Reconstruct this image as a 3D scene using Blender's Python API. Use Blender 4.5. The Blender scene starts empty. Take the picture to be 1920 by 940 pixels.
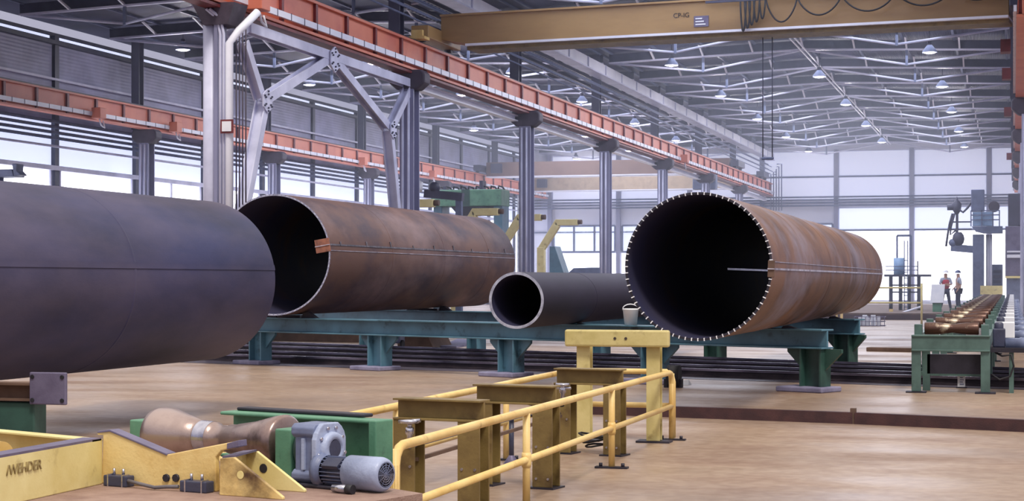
import bpy, bmesh, math, random
from mathutils import Vector, Matrix
random.seed(7)
K = 0.64            # one drawing unit is 0.64 m
F, VPX, HY = 3300.0, 1900.0, 525.0
TH = math.atan((VPX - 960) / F)
CO, SI = math.cos(TH), math.sin(TH)
EYE = 2.5
scn = bpy.context.scene
C = scn.collection
V = Vector
# ------------------------------------------------------------------ camera, sky, lights, exposure
cd = bpy.data.cameras.new('camera'); cam = bpy.data.objects.new('camera', cd); C.objects.link(cam)
cam.location = (0, 0, EYE * K); cam.rotation_euler = (math.pi / 2, 0, TH)
cd.sensor_width = 36; cd.lens = F / 1920 * 36; cd.shift_y = (HY - 470) / 1920
cd.clip_start = 0.05; cd.clip_end = 500
scn.camera = cam
scn.view_settings.view_transform = 'Standard'; scn.view_settings.look = 'None'
scn.view_settings.gamma = 1; scn.view_settings.use_curve_mapping = False
scn.view_settings.exposure = 0.25
scn.cycles.max_bounces = 6; scn.cycles.diffuse_bounces = 4; scn.cycles.volume_bounces = 0
scn.cycles.use_denoising = True
scn.cycles.sample_clamp_indirect = 6
w = bpy.data.worlds.new('sky'); scn.world = w; w.use_nodes = True
nt = w.node_tree; bg = nt.nodes['Background']
tc = nt.nodes.new('ShaderNodeTexCoord'); sp = nt.nodes.new('ShaderNodeSeparateXYZ'); rp = nt.nodes.new('ShaderNodeValToRGB')
nt.links.new(tc.outputs['Generated'], sp.inputs[0]); nt.links.new(sp.outputs['Z'], rp.inputs[0]); nt.links.new(rp.outputs[0], bg.inputs[0])
rp.color_ramp.elements[0].position = 0.0; rp.color_ramp.elements[0].color = (0.2, 0.21, 0.34, 1)
rp.color_ramp.elements[1].position = 0.75; rp.color_ramp.elements[1].color = (1.0, 0.93, 0.88, 1)
bg.inputs[1].default_value = 1.1

def area(name, loc, rot, sx, sy, power, col):
    l = bpy.data.lights.new(name, 'AREA'); l.shape = 'RECTANGLE'; l.size = sx * K; l.size_y = sy * K
    l.energy = power; l.color = col
    o = bpy.data.objects.new(name, l); o.location = V(loc) * K; o.rotation_euler = rot; C.objects.link(o)
    return o
sd = bpy.data.lights.new('low_sun', 'SUN'); sd.energy = 1.9; sd.angle = math.radians(12); sd.color = (1, .93, .82)
so = bpy.data.objects.new('low_sun', sd); so.rotation_euler = (math.radians(33), 0, math.radians(35)); C.objects.link(so)
# added fill lights under the closed roof, brightening the two bays
area('fill_light_right_bay', (-12, 118, 16.0), (0, 0, 0), 16, 120, 5200, (0.8, 0.84, 1.0))
area('fill_light_left_bay', (-37, 140, 16.0), (0, 0, 0), 16, 85, 3400, (0.78, 0.82, 1.0))

# ------------------------------------------------------------------ photograph geometry
def ray(u, v):
    r = (u - 960) / F
    return V((CO * r - SI, SI * r + CO, (HY - v) / F))
def Pd(u, v, d): return V((0, 0, EYE)) + ray(u, v) * d
def Pz(u, v, z=0.0): return Pd(u, v, (z - EYE) / ((HY - v) / F))
def PX(u, v, X): return Pd(u, v, X / ray(u, v).x)
def PY(u, v, Y): return Pd(u, v, Y / ray(u, v).y)

# ------------------------------------------------------------------ mesh helpers
class MB:
    def __init__(s): s.v = []; s.f = []; s.sm = []
    def add(s, vs, fs, smooth=False):
        n = len(s.v); s.v += [V(p) for p in vs]
        for f in fs: s.f.append([i + n for i in f]); s.sm.append(smooth)
        return s
    def hexa(s, p): return s.add(p, [(0, 3, 2, 1), (4, 5, 6, 7), (0, 1, 5, 4), (1, 2, 6, 5), (2, 3, 7, 6), (3, 0, 4, 7)])
    def box(s, x0, x1, y0, y1, z0, z1):
        return s.hexa([(x0, y0, z0), (x1, y0, z0), (x1, y1, z0), (x0, y1, z0), (x0, y0, z1), (x1, y0, z1), (x1, y1, z1), (x0, y1, z1)])
    def fr(s, p0, p1, up=(0, 0, 1)):
        d = (V(p1) - V(p0)); L = d.length; d = d / L; up = V(up)
        if abs(d.dot(up)) > 0.98: up = V((0, 1, 0)) if abs(d.y) < 0.9 else V((1, 0, 0))
        x = d.cross(up).normalized(); z = x.cross(d).normalized()
        return V(p0), d, x, z, L
    def beam(s, p0, p1, wd, h, up=(0, 0, 1), dx=0, dz=0):
        o, d, x, z, L = s.fr(p0, p1, up); q = []
        for t in (0, L):
            for a, b in ((-.5, -.5), (.5, -.5), (.5, .5), (-.5, .5)):
                q.append(o + d * t + x * (a * wd + dx) + z * (b * h + dz))
        return s.add(q, [(0, 1, 2, 3), (7, 6, 5, 4), (0, 4, 5, 1), (1, 5, 6, 2), (2, 6, 7, 3), (3, 7, 4, 0)])
    def ibeam(s, p0, p1, h, wd, tf, tw, up=(0, 0, 1)):
        s.beam(p0, p1, tw, h - 2 * tf, up)
        s.beam(p0, p1, wd, tf, up, dz=h / 2 - tf / 2); s.beam(p0, p1, wd, tf, up, dz=-h / 2 + tf / 2); return s
    def rings(s, cs, n, caps=True, closed=False):
        vs = []
        for c, x, z, r in cs:
            for k in range(n):
                a = 2 * math.pi * k / n; vs.append(c + x * (math.cos(a) * r) + z * (math.sin(a) * r))
        fs = []; m = len(cs)
        for i in range(m if closed else m - 1):
            j = (i + 1) % m
            for k in range(n): fs.append((i * n + k, i * n + (k + 1) % n, j * n + (k + 1) % n, j * n + k))
        s.add(vs, fs, True)
        if caps and not closed:
            b = len(s.v) - len(vs)
            s.f.append([b + k for k in range(n)][::-1]); s.sm.append(False)
            s.f.append([b + (m - 1) * n + k for k in range(n)]); s.sm.append(False)
        return s
    def cyl(s, p0, p1, r, r2=None, n=20, caps=True):
        o, d, x, z, L = s.fr(p0, p1)
        return s.rings([(o, x, z, r), (V(p1), x, z, r if r2 is None else r2)], n, caps)
    def lathe(s, p0, p1, prof, n=32, caps=True, closed=False):
        o, d, x, z, L = s.fr(p0, p1)
        return s.rings([(o + d * t, x, z, r) for t, r in prof], n, caps, closed)
    def tube(s, pts, r, n=8):
        pts = [V(p) for p in pts]; cs = []; px = None
        for i, p in enumerate(pts):
            a = pts[max(0, i - 1)]; b = pts[min(len(pts) - 1, i + 1)]; d = (b - a).normalized()
            if px is None: px = d.orthogonal().normalized()
            x = (px - d * px.dot(d)).normalized(); z = d.cross(x); px = x
            cs.append((p, x, z, r))
        return s.rings(cs, n)
    def prism(s, poly, off):
        poly = [V(p) for p in poly]; n = len(poly); off = V(off)
        return s.add(poly + [p + off for p in poly], [tuple(range(n))[::-1], tuple(range(n, 2 * n))] + [(i, (i + 1) % n, n + (i + 1) % n, n + i) for i in range(n)])
    def ball(s, c, r, n=12, sz=1.0):
        c = V(c); prof = []
        cs = []
        m = n // 2
        for i in range(1, m):
            a = math.pi * i / m
            cs.append((c + V((0, 0, -math.cos(a) * r * sz)), V((1, 0, 0)), V((0, 1, 0)), math.sin(a) * r))
        return s.rings(cs, n)

ORG = {}
def mesh_of(mb, org, name, mat, bevel):
    me = bpy.data.meshes.new(name)
    me.from_pydata([(p - org) * K for p in mb.v], [], mb.f)
    me.polygons.foreach_set('use_smooth', mb.sm)
    bm = bmesh.new(); bm.from_mesh(me); bmesh.ops.recalc_face_normals(bm, faces=bm.faces); bm.to_mesh(me); bm.free()
    me.materials.append(mat); me.update()
    o = bpy.data.objects.new(name, me); C.objects.link(o)
    if bevel:
        b = o.modifiers.new('b', 'BEVEL'); b.width = bevel * K; b.segments = 2; b.limit_method = 'ANGLE'; b.angle_limit = 0.7
    return o
def part(mb, name, mat, parent, label=None, bevel=0, stuff=False):
    o = mesh_of(mb, ORG[parent.name], name, mat, bevel); o.parent = parent; ORG[o.name] = ORG[parent.name]
    if label: o['label'] = label
    if stuff: o['kind'] = 'stuff'
    return o
def thing(name, label, cat, loc=(0, 0, 0), group=None):
    o = bpy.data.objects.new(name, None); C.objects.link(o); o.location = V(loc) * K; ORG[o.name] = V(loc)
    o.empty_display_size = 0.2; o['label'] = label; o['category'] = cat
    if group: o['group'] = group
    return o
def base(mb):
    xs = [p.x for p in mb.v]; ys = [p.y for p in mb.v]; zs = [p.z for p in mb.v]
    return V(((min(xs) + max(xs)) / 2, (min(ys) + max(ys)) / 2, min(zs)))
def solo(mb, name, mat, label, cat, group=None, bevel=0):
    b = base(mb); o = mesh_of(mb, b, name, mat, bevel); o.location = b * K; ORG[o.name] = b
    o['label'] = label; o['category'] = cat
    if group: o['group'] = group
    return o
def struct(mb, name, mat, label=None, bevel=0):
    b = base(mb); o = mesh_of(mb, b, name, mat, bevel); o.location = b * K; ORG[o.name] = b
    o['kind'] = 'structure'
    o['label'] = label or name.replace('_', ' ')
    return o
def copy_tree(o, parent=None):
    c = o.copy(); C.objects.link(c); c.parent = parent
    for ch in o.children: copy_tree(ch, c)
    return c
def dup(root, loc, label, rotz=None):
    c = copy_tree(root); c.location = V(loc) * K; c['label'] = label
    if rotz is not None: c.rotation_euler.z = rotz
    return c
ORDN = ['first', 'second', 'third', 'fourth', 'fifth', 'sixth', 'seventh', 'eighth', 'ninth', 'tenth', 'eleventh', 'twelfth', 'thirteenth', 'fourteenth', 'fifteenth', 'sixteenth', 'seventeenth']

# ------------------------------------------------------------------ materials
def lin(h):
    if isinstance(h, str): h = [int(h[i:i + 2], 16) / 255 for i in (0, 2, 4)]
    else: h = [x / 255 for x in h]
    return tuple((x / 12.92 if x <= .04045 else ((x + .055) / 1.055) ** 2.4) for x in h) + (1,)
def mat(name, c1, c2=None, rough=.55, metal=0.0, scale=3.0, bump=.1, bscale=60, lo=.4, hi=.65, stretch=(1, 1, 1), c3=None, s3=1.2, lo3=.55, hi3=.7, detail=6):
    m = bpy.data.materials.new(name); m.use_nodes = True; N = m.node_tree.nodes; L = m.node_tree.links
    b = N['Principled BSDF']; b.inputs['Roughness'].default_value = rough; b.inputs['Metallic'].default_value = metal
    t = N.new('ShaderNodeTexCoord'); mp = N.new('ShaderNodeMapping'); mp.inputs['Scale'].default_value = stretch
    L.new(t.outputs['Object'], mp.inputs[0])
    def nz(sc, lo, hi, det=6):
        n = N.new('ShaderNodeTexNoise'); n.inputs['Scale'].default_value = sc; n.inputs['Detail'].default_value = det; n.inputs['Roughness'].default_value = .6
        L.new(mp.outputs[0], n.inputs[0]); r = N.new('ShaderNodeMapRange'); r.inputs[1].default_value = lo; r.inputs[2].default_value = hi
        L.new(n.outputs[0], r.inputs[0]); return r.outputs[0], n
    if c2 is None: c2 = c1
    mx = N.new('ShaderNodeMix'); mx.data_type = 'RGBA'; f, n1 = nz(scale, lo, hi, detail)
    L.new(f, mx.inputs[0]); mx.inputs[6].default_value = lin(c1); mx.inputs[7].default_value = lin(c2)
    out = mx.outputs[2]
    if c3:
        m2 = N.new('ShaderNodeMix'); m2.data_type = 'RGBA'; f2, _ = nz(s3, lo3, hi3)
        L.new(f2, m2.inputs[0]); L.new(out, m2.inputs[6]); m2.inputs[7].default_value = lin(c3); out = m2.outputs[2]
    L.new(out, b.inputs['Base Color'])
    if bump:
        bp = N.new('ShaderNodeBump'); bp.inputs['Strength'].default_value = bump; bp.inputs['Distance'].default_value = .02
        f3, n3 = nz(bscale, 0, 1, 3); L.new(f3, bp.inputs['Height']); L.new(bp.outputs[0], b.inputs['Normal'])
    return m
def glow(name, col, s):
    m = bpy.data.materials.new(name); m.use_nodes = True; b = m.node_tree.nodes['Principled BSDF']
    b.inputs['Base Color'].default_value = lin(col); b.inputs['Emission Color'].default_value = lin(col); b.inputs['Emission Strength'].default_value = s
    return m
def ribbed(name, c1, c2, axis, scale, strength=.6, rough=.5):
    m = mat(name, c1, c2, rough=rough, bump=0, scale=.6); N = m.node_tree.nodes; L = m.node_tree.links
    t = N.new('ShaderNodeTexCoord'); wv = N.new('ShaderNodeTexWave'); wv.bands_direction = axis; wv.inputs['Scale'].default_value = scale
    L.new(t.outputs['Object'], wv.inputs[0]); bp = N.new('ShaderNodeBump'); bp.inputs['Strength'].default_value = strength; bp.inputs['Distance'].default_value = .03
    L.new(wv.outputs['Fac'], bp.inputs['Height']); L.new(bp.outputs[0], N['Principled BSDF'].inputs['Normal'])
    return m
M = {}
M['floor'] = mat('concrete_floor', 'a8927f', '9a8573', rough=.42, scale=.5, bump=.12, bscale=25, c3='82706a', s3=.28, lo3=.5, hi3=.75, stretch=(.7, 1, 1))
M['plinth'] = mat('dusty_plinth', '9a8074', '84695f', rough=.8, scale=5, bump=.4, bscale=60)
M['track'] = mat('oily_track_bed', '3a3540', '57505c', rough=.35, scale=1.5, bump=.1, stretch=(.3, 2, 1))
M['rail'] = mat('polished_rail', '8f8a9c', '4a4452', rough=.25, metal=.8, scale=1, bump=0)
M['railside'] = mat('dark_rail', '2c2630', '453b42', rough=.5, metal=.3)
M['deck'] = ribbed('roof_deck', '4c5074', '363954', 'X', 5.5, .7)
M['wall_up'] = ribbed('wall_cladding', 'a2a4c6', '8688a8', 'Z', 2.5, .2)
M['wall_lo'] = ribbed('pale_cladding', 'c6cae0', 'b4b9d2', 'Z', 3.0, .2)
M['wall_far'] = mat('far_wall_panel', 'd9dbea', 'c9cce0', rough=.6, scale=.2, bump=0)
M['post'] = mat('dark_wall_post', '35374f', '42445c', rough=.5, bump=0)
M['white'] = mat('white_steel', 'd2d4ec', 'b8bad4', rough=.45, scale=1.2, bump=.03)
M['whiteb'] = mat('bright_white_steel', 'eceefa', 'dcdeee', rough=.4, scale=1, bump=0)
M['col'] = mat('column_paint_and_shade', '8d8eae', '74758f', rough=.4, scale=1.0, bump=.05, stretch=(1, 1, .3))
M['cold'] = mat('dark_column_paint', '4a4a62', '39394e', rough=.45, scale=1.0, bump=.03)
M['cap'] = mat('corbel_paint', '4e4555', '3c3543', rough=.6)
M['red'] = mat('crane_beam_red', 'dc8468', 'd0765f', rough=.5, scale=.8, bump=.03, c3='c46558', s3=.5)
M['redd'] = mat('dark_red_steel', '7a3236', '5e282c', rough=.5)
M['yel'] = mat('yellow_paint', 'e8cb88', 'd8b46c', rough=.45, scale=2.5, bump=.08, c3='8d6a3e', s3=3.5, lo3=.6, hi3=.75)
M['yelp'] = mat('pale_yellow_paint', 'ecdfa2', 'dccb88', rough=.45, scale=3, bump=.06, c3='a08a5c', s3=5, lo3=.6, hi3=.78)
M['dyel'] = mat('dull_yellow_paint', 'd2c48a', 'bdae70', rough=.45, scale=3, bump=.06, c3='8c7a4c', s3=5, lo3=.6, hi3=.78)
M['grime'] = mat('grimy_yellow_paint', 'e6cd8e', 'd2b06c', rough=.5, scale=4, bump=.12, c3='4c3424', s3=2.1, lo3=.54, hi3=.7)
M['rust_y'] = mat('brown_beam_paint', '867244', '6c5934', rough=.5, scale=2.5, bump=.1, c3='4f3a26', s3=4, lo3=.55, hi3=.75)
M['crane'] = mat('crane_yellow', 'ac8a5a', '957348', rough=.5, scale=.4, bump=.04, c3='745634', s3=.25, lo3=.5, hi3=.75, stretch=(.5, 1, 2))
M['craned'] = mat('crane_brown', '94786c', '7f655c', rough=.5, scale=.4, bump=0)
M['rimst'] = mat('cut_steel_edge', 'c9cde0', '9497ad', rough=.35, metal=.4, scale=9, bump=.1)
M['seam'] = mat('weld_seam', 'd8d4e0', '8f8796', rough=.3, metal=.5, scale=4, bump=.3)
M['seamd'] = mat('dark_weld_seam', '2b2530', '6d6470', rough=.4, metal=.3, scale=5, bump=.3)
M['tab'] = mat('rusty_tab', '9a6450', '70483e', rough=.6, scale=8)
M['pipe1'] = mat('dark_blue_steel', '30345e', '1c1d3a', rough=.6, metal=0, scale=.7, bump=.05, c3='665b70', s3=.6, lo3=.42, hi3=.8, stretch=(1, .35, 1))
M['pipe2'] = mat('brown_steel', '66483f', '35293a', rough=.62, metal=0, scale=1.1, bump=.12, c3='8a7272', s3=.6, lo3=.5, hi3=.75, stretch=(1, .5, 1))
M['pipe3'] = mat('rusty_steel', '7e5840', '54382f', rough=.5, metal=.1, scale=1.3, bump=.14, c3='8d8494', s3=.7, lo3=.5, hi3=.7, stretch=(1, .6, 1))
M['pipe4'] = mat('black_steel', '1c1930', '2b2640', rough=.65, metal=0, scale=1.5, bump=.05, stretch=(1, .2, 1))
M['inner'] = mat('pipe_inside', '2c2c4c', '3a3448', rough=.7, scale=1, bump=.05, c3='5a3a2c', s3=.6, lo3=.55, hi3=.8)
M['teal'] = mat('teal_paint', '567f93', '446576', rough=.4, scale=1.5, bump=.06, c3='23343c', s3=3, lo3=.6, hi3=.75)
M['green'] = mat('green_machine_paint', '639478', '4f7f66', rough=.45, scale=3, bump=.08, c3='2c463c', s3=6, lo3=.6, hi3=.75)
M['dgreen'] = mat('dark_green_paint_and_shade', '35564e', '2a453f', rough=.45, scale=3, bump=.06)
M['darks'] = mat('dark_steel', '26242f', '363340', rough=.5, metal=.2, scale=3)
M['pad'] = mat('foot_pad_concrete', '8b88a4', '6f6c88', rough=.8, scale=3, bump=.3, bscale=20)
M['steel'] = mat('worn_roller_steel', 'b5a29c', '85706c', rough=.3, metal=.75, scale=2, bump=.05, stretch=(1, 1, 1), c3='5c4c48', s3=3)
M['chrome'] = mat('bright_steel', 'c8c8d4', 'a0a0b0', rough=.2, metal=.9, scale=10, bump=.05)
M['motor'] = mat('blue_grey_motor', '707a9a', '5a6280', rough=.4, scale=4, bump=.08, bscale=40, c3='8f8176', s3=3, lo3=.6, hi3=.8)
M['motorl'] = mat('light_blue_casting', 'a3aecb', '8a94b2', rough=.4, scale=6, bump=.15, bscale=40)
M['motord'] = mat('dark_motor', '3c4058', '2f3246', rough=.4, scale=4)
M['black'] = mat('black_rubber', '17161d', '24232b', rough=.6)
M['cable'] = mat('grey_cable', '6f6b70', '55515a', rough=.6)
M['rust'] = mat('rusty_dark_channel', '3a2428', '4c2f30', rough=.55, scale=4, bump=.15)
M['plate'] = mat('grey_plate', '77718c', '665f7a', rough=.45, metal=.3, scale=4, bump=.1)
M['brown'] = mat('brown_block', '6d5548', '564238', rough=.7, scale=3)
M['wbox'] = mat('white_box_paint', 'f2f3f8', 'e4e7f0', rough=.4, bump=0)
M['bluel'] = mat('sky_blue_panel', '9dbde0', '86a8d0', rough=.4, bump=0)
M['convg'] = mat('grey_green_paint', '55706b', '455c58', rough=.45, scale=3, bump=.05, c3='33463f', s3=5, lo3=.62, hi3=.78)
M['haze'] = mat('blue_grey_machine', '6d7798', '59627f', rough=.5, bump=0)
M['skin'] = mat('skin', 'b98d78', rough=.5, bump=0)
M['vest'] = mat('red_vest', 'c23246', 'a82a3c', rough=.7, bump=0)
M['grey_c'] = mat('pale_shirt', 'b4bcd0', '98a0b8', rough=.7, bump=0)
M['trous'] = mat('dark_trousers', '2f3350', '252840', rough=.8, bump=0)
M['helm'] = mat('white_helmet', 'eceef6', rough=.3, bump=0)
M['navy'] = mat('navy_helmet', '3d4a78', rough=.3, bump=0)
M['ink'] = mat('faded_ink', '9c8a5c', '8a784e', rough=.7, bump=0)
M['inkd'] = mat('dark_ink', '3f3430', rough=.7, bump=0)
M['win'] = glow('bright_glazing', 'f0f2ff', 1.9)
M['win_wall_glow'] = glow('soft_glazing_and_wall_glow', 'd4dcf8', .85)  # real panes, and wall bands whose brightness is an added glow
M['wall_glow'] = glow('glowing_wall_panel', 'c8cce6', .55)  # wall panels given a glow that stands in for light on them
M['lampg'] = glow('lamp_glow', 'fff4ff', 3.0)

# ------------------------------------------------------------------ setting
YF = 187.5; XC = -24.7; XL = -49.4; WX = -51.6
_n = M['floor'].node_tree; _b = _n.nodes['Principled BSDF']
_t = _n.nodes.new('ShaderNodeTexCoord'); _m = _n.nodes.new('ShaderNodeMapping'); _m.inputs['Scale'].default_value = (.5, 1.0, 1)
_q = _n.nodes.new('ShaderNodeTexNoise'); _q.inputs['Scale'].default_value = .8; _q.inputs['Detail'].default_value = 8
_r = _n.nodes.new('ShaderNodeMapRange'); _r.inputs[1].default_value = .4; _r.inputs[2].default_value = .65; _r.inputs[3].default_value = .36; _r.inputs[4].default_value = .58
_n.links.new(_t.outputs['Object'], _m.inputs[0]); _n.links.new(_m.outputs[0], _q.inputs[0]); _n.links.new(_q.outputs[0], _r.inputs[0]); _n.links.new(_r.outputs[0], _b.inputs['Roughness'])
_x = _n.nodes.new('ShaderNodeMix'); _x.data_type = 'RGBA'; _x.blend_type = 'MULTIPLY'; _x.inputs[7].default_value = lin('d6cac6')
_r2 = _n.nodes.new('ShaderNodeMapRange'); _r2.inputs[1].default_value = .5; _r2.inputs[2].default_value = .68
_old = _b.inputs['Base Color'].links[0].from_socket
_n.links.new(_q.outputs[0], _r2.inputs[0]); _n.links.new(_r2.outputs[0], _x.inputs[0]); _n.links.new(_old, _x.inputs[6]); _n.links.new(_x.outputs[2], _b.inputs['Base Color'])
_q3 = _n.nodes.new('ShaderNodeTexNoise'); _q3.inputs['Scale'].default_value = 9; _q3.inputs['Detail'].default_value = 8; _n.links.new(_t.outputs['Object'], _q3.inputs[0])
_r3 = _n.nodes.new('ShaderNodeMapRange'); _r3.inputs[1].default_value = .35; _r3.inputs[2].default_value = .65; _n.links.new(_q3.outputs[0], _r3.inputs[0])
_y = _n.nodes.new('ShaderNodeMix'); _y.data_type = 'RGBA'; _y.blend_type = 'MULTIPLY'; _y.inputs[7].default_value = lin('e6dfdb')
_n.links.new(_r3.outputs[0], _y.inputs[0]); _n.links.new(_x.outputs[2], _y.inputs[6]); _n.links.new(_y.outputs[2], _b.inputs['Base Color'])
struct(MB().box(-60, 14, -10, 192, -.4, 0), 'floor', M['floor'], 'tan concrete hall floor')
struct(MB().box(WX - .4, 8, YF, YF + .4, 0, 17.2), 'wall_back', M['wall_far'], 'pale far end wall of the hall')
struct(MB().box(WX - .4, WX, 55, YF, 0, 16.2), 'wall_left', M['wall_lo'], 'pale cladding wall along the far side bay')
# upper grey cladding
n = 0
postY = [78.1 + 9.375 * i for i in range(12)]
edges = [58.0] + postY + [YF]
for a, b in zip(edges[:-1], edges[1:]):
    n += 1
    struct(MB().box(WX, WX + .15, a + .3, b - .3, 13.7, 15.6), 'trim_%d' % n, M['wall_up'], 'upper grey cladding panel on the side wall'); n += 1
    struct(MB().box(WX, WX + .15, a + .3, b - .3, 11.4, 13.6), 'trim_%d' % n, M['wall_up'], 'grey cladding panel above the crane beam')
for i, y in enumerate(postY):
    n += 1
    struct(MB().box(WX, WX + .3, y - .22, y + .22, 0, 16.1), 'trim_%d' % n, M['post'], 'dark wall post')
n += 1; struct(MB().box(WX, WX + .1, 55, YF, 15.8, 15.94).box(WX, WX + .1, 55, YF, 16.09, 16.3), 'trim_%d' % n, M['post'], 'dark strip at the eave of the side wall')
n += 1; struct(MB().box(WX + .1, WX + .5, 55, YF, 15.6, 15.8), 'trim_%d' % n, M['post'], 'dark ledge at the top of the side wall')
n += 1; struct(MB().box(WX + .1, WX + .4, 55, YF, 13.6, 13.72), 'trim_%d' % n, M['white'], 'thin sill line on the side wall')
n += 1; struct(MB().box(WX + .1, WX + .45, 55, YF, 8.6, 8.85), 'trim_%d' % n, M['white'], 'pale transom above the side windows')
k = 0
for a, b in zip(edges[:-1], edges[1:]):
    k += 1
    g = struct(MB().box(WX + .02, WX + .12, a + .5, b - .5, 1.4, 8.6), 'window_%d' % k, M['win'], 'bright side window bay')
    fr = MB()
    for yy in ((a + .5, (a + b) / 2, b - .5) if 95 < a < 98 or a > 130 else (a + .5, b - .5)): fr.box(WX + .1, WX + .22, yy - .07, yy + .07, 1.4, 8.6)
    fr.box(WX + .1, WX + .2, a + .5, b - .5, 1.4, 1.5)
    o = part(fr, 'window_frame', M['white'], g)
    k += 1
    struct(MB().box(WX + .02, WX + .1, a + .3, b - .3, 8.9, 11.3), 'window_%d' % k, M['win_wall_glow'], 'pale cladding strip with an added glow above the side window')  # cladding, not glass: its brightness is put in as glow
    k += 1
    struct(MB().box(WX + .02, WX + .12, a + .5, b - .5, 15.95, 16.08), 'window_%d' % k, M['win_wall_glow'], 'narrow roof-level light strip')
# far wall posts, glazing, wall panels with added glow, and lines
farX = [-2.4, -10.15, -17.9, -25.7, -33.5, -41.3, -49.0]
fe = [6.0] + farX
for x in farX:
    n += 1; struct(MB().box(x - .22, x + .22, YF - .5, YF, 0, 16.2), 'trim_%d' % n, M['col'], 'pale post on the far wall')
for a, b in zip(fe[:-1], fe[1:]):
    left = b < -25
    k += 1
    g = struct(MB().box(b + .3, a - .3, YF - .1, YF, .4, 7.6 if not left else 5.4), 'window_%d' % k, M['win'], 'large bright glazed opening in the far wall')
    k += 1
    if left:
        g = struct(MB().box(b + .4, a - .4, YF - .1, YF, 5.6, 8.4), 'window_%d' % k, M['win_wall_glow'], 'row of pale panes in the far wall')
        fr = MB()
        for q in range(4): xx = b + .4 + (a - b - .8) * q / 3; fr.box(xx - .1, xx + .1, YF - .22, YF - .1, 5.6, 8.4)
        fr.box(b + .4, a - .4, YF - .22, YF - .1, 5.45, 5.65); fr.box(b + .4, a - .4, YF - .22, YF - .1, 8.3, 8.5)
        part(fr, 'window_frame', M['haze'], g)
    else:
        struct(MB().box(b + .3, a - .3, YF - .1, YF, 7.85, 10.0), 'window_%d' % k, M['win_wall_glow'], 'pale band of the far wall with an added glow')  # plain wall band, lit look put in as glow
    k += 1
    struct(MB().box(b + .3, a - .3, YF - .1, YF, 11.0, 13.3), 'window_%d' % k, M['wall_glow'], 'pale far wall panel with an added glow')  # wall panel rather than window, its glow stands in for light
    k += 1
    struct(MB().box(b + .3, a - .3, YF - .1, YF, 13.5, 16.0), 'window_%d' % k, M['wall_glow'], 'upper far wall panel with an added glow')
for z in (13.35, 7.7):
    n += 1; struct(MB().box(WX, 6, YF - .3, YF - .1, z - .08, z + .08), 'trim_%d' % n, M['haze'], 'horizontal girt on the far wall')
# roof
EZ, RZ = 16.15, 16.6
for s, (xa, xb) in enumerate(((XC, 0.0), (XL, XC))):
    xm = (xa + xb) / 2
    pl = [(xa, 0, EZ + .62), (xm, 0, RZ + .62), (xb, 0, EZ + .62), (xb, 0, EZ + .75), (xm, 0, RZ + .75), (xa, 0, EZ + .75)]
    struct(MB().prism([(x - (2.2 if (s == 1 and x == xa) else 0) + (6 if (s == 0 and x == xb) else 0), 55, z) for x, y, z in pl], (0, YF - 55 + .4, 0)), 'ceiling' if s == 0 else 'ceiling_side', M['deck'], 'corrugated metal roof deck over the ' + ('main bay' if s == 0 else 'side bay'))
# ------------------------------------------------------------------ trusses
def make_truss(x0, x1, label, group):
    xm = (x0 + x1) / 2; q = (x1 - x0) / 4; y = 0
    t = thing('roof_truss', label, 'roof truss', (xm, 0, EZ), group)
    for a, b in (((x0 + .2, y, EZ + .3), (xm, y, RZ + .3)), ((xm, y, RZ + .3), (x1 - .2, y, EZ + .3))):
        part(MB().beam(a, b, .08, .52), 'rafter', M['post'], t)  # dark web colour holds the shade under the roof
        part(MB().beam((a[0], y, a[2] - .3), (b[0], y, b[2] - .3), .3, .09), 'flange', M['white'], t)
    for s in (1, -1):
        xe = xm + s * 2 * q * .98; xp = xm + s * q
        part(MB().cyl((xe, y, EZ), (xp, y, EZ - .68), .07, n=8), 'tie_rod', M['white'], t)
        part(MB().cyl((xp, y, EZ - .68), (xm, y, RZ - .02), .07, n=8), 'tie_rod', M['white'], t)
        part(MB().beam((xp, y, EZ - .75), (xp, y, EZ + .25), .14, .14), 'strut', M['haze'], t)
    for i in range(1, 8):
        br = MB()
        x = x0 + (x1 - x0) * i / 8; zz = EZ + (RZ - EZ) * (1 - abs(x - xm) / (xm - x0))
        br.prism([(x - .05, -1.7, zz + .5), (x - .05, -.1, zz), (x - .05, .1, zz), (x - .05, 1.7, zz + .5), (x - .05, 1.6, zz + .56), (x - .05, 0, zz + .1), (x - .05, -1.6, zz + .56)], (.1, 0, 0))
        part(br, 'fly_brace', M['whiteb'], t)
    return t
trY = [61.5 + 9.375 * i for i in range(14)]
for x0, x1, nm in ((XC, 0, 'main bay'), (XL, XC, 'side bay')):
    proto = make_truss(x0, x1, '', 'roof trusses over the ' + nm)
    for i, y in enumerate(trY):
        lab = 'shallow white roof truss over the %s, %s in the row' % (nm, ORDN[i])
        if i == 0: proto.location = V(((x0 + x1) / 2, y, EZ)) * K; proto['label'] = lab
        else: dup(proto, ((x0 + x1) / 2, y, EZ), lab)
# purlins
i = 0
for x0, x1, nm in ((XC, 0, 'main'), (XL, XC, 'side')):
    for j in range(9):
        x = x0 + .4 + (x1 - x0 - .8) * j / 8; xm = (x0 + x1) / 2
        z = EZ + (RZ - EZ) * (1 - abs(x - xm) / (xm - x0)) + .58
        solo(MB().box(x - .07, x + .07, 56, YF - .1, z - .07, z + .03), 'purlin', M['haze'], 'long roof purlin over the %s bay, %s from its left eave' % (nm, ORDN[j]), 'purlin', 'roof purlins')
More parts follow.
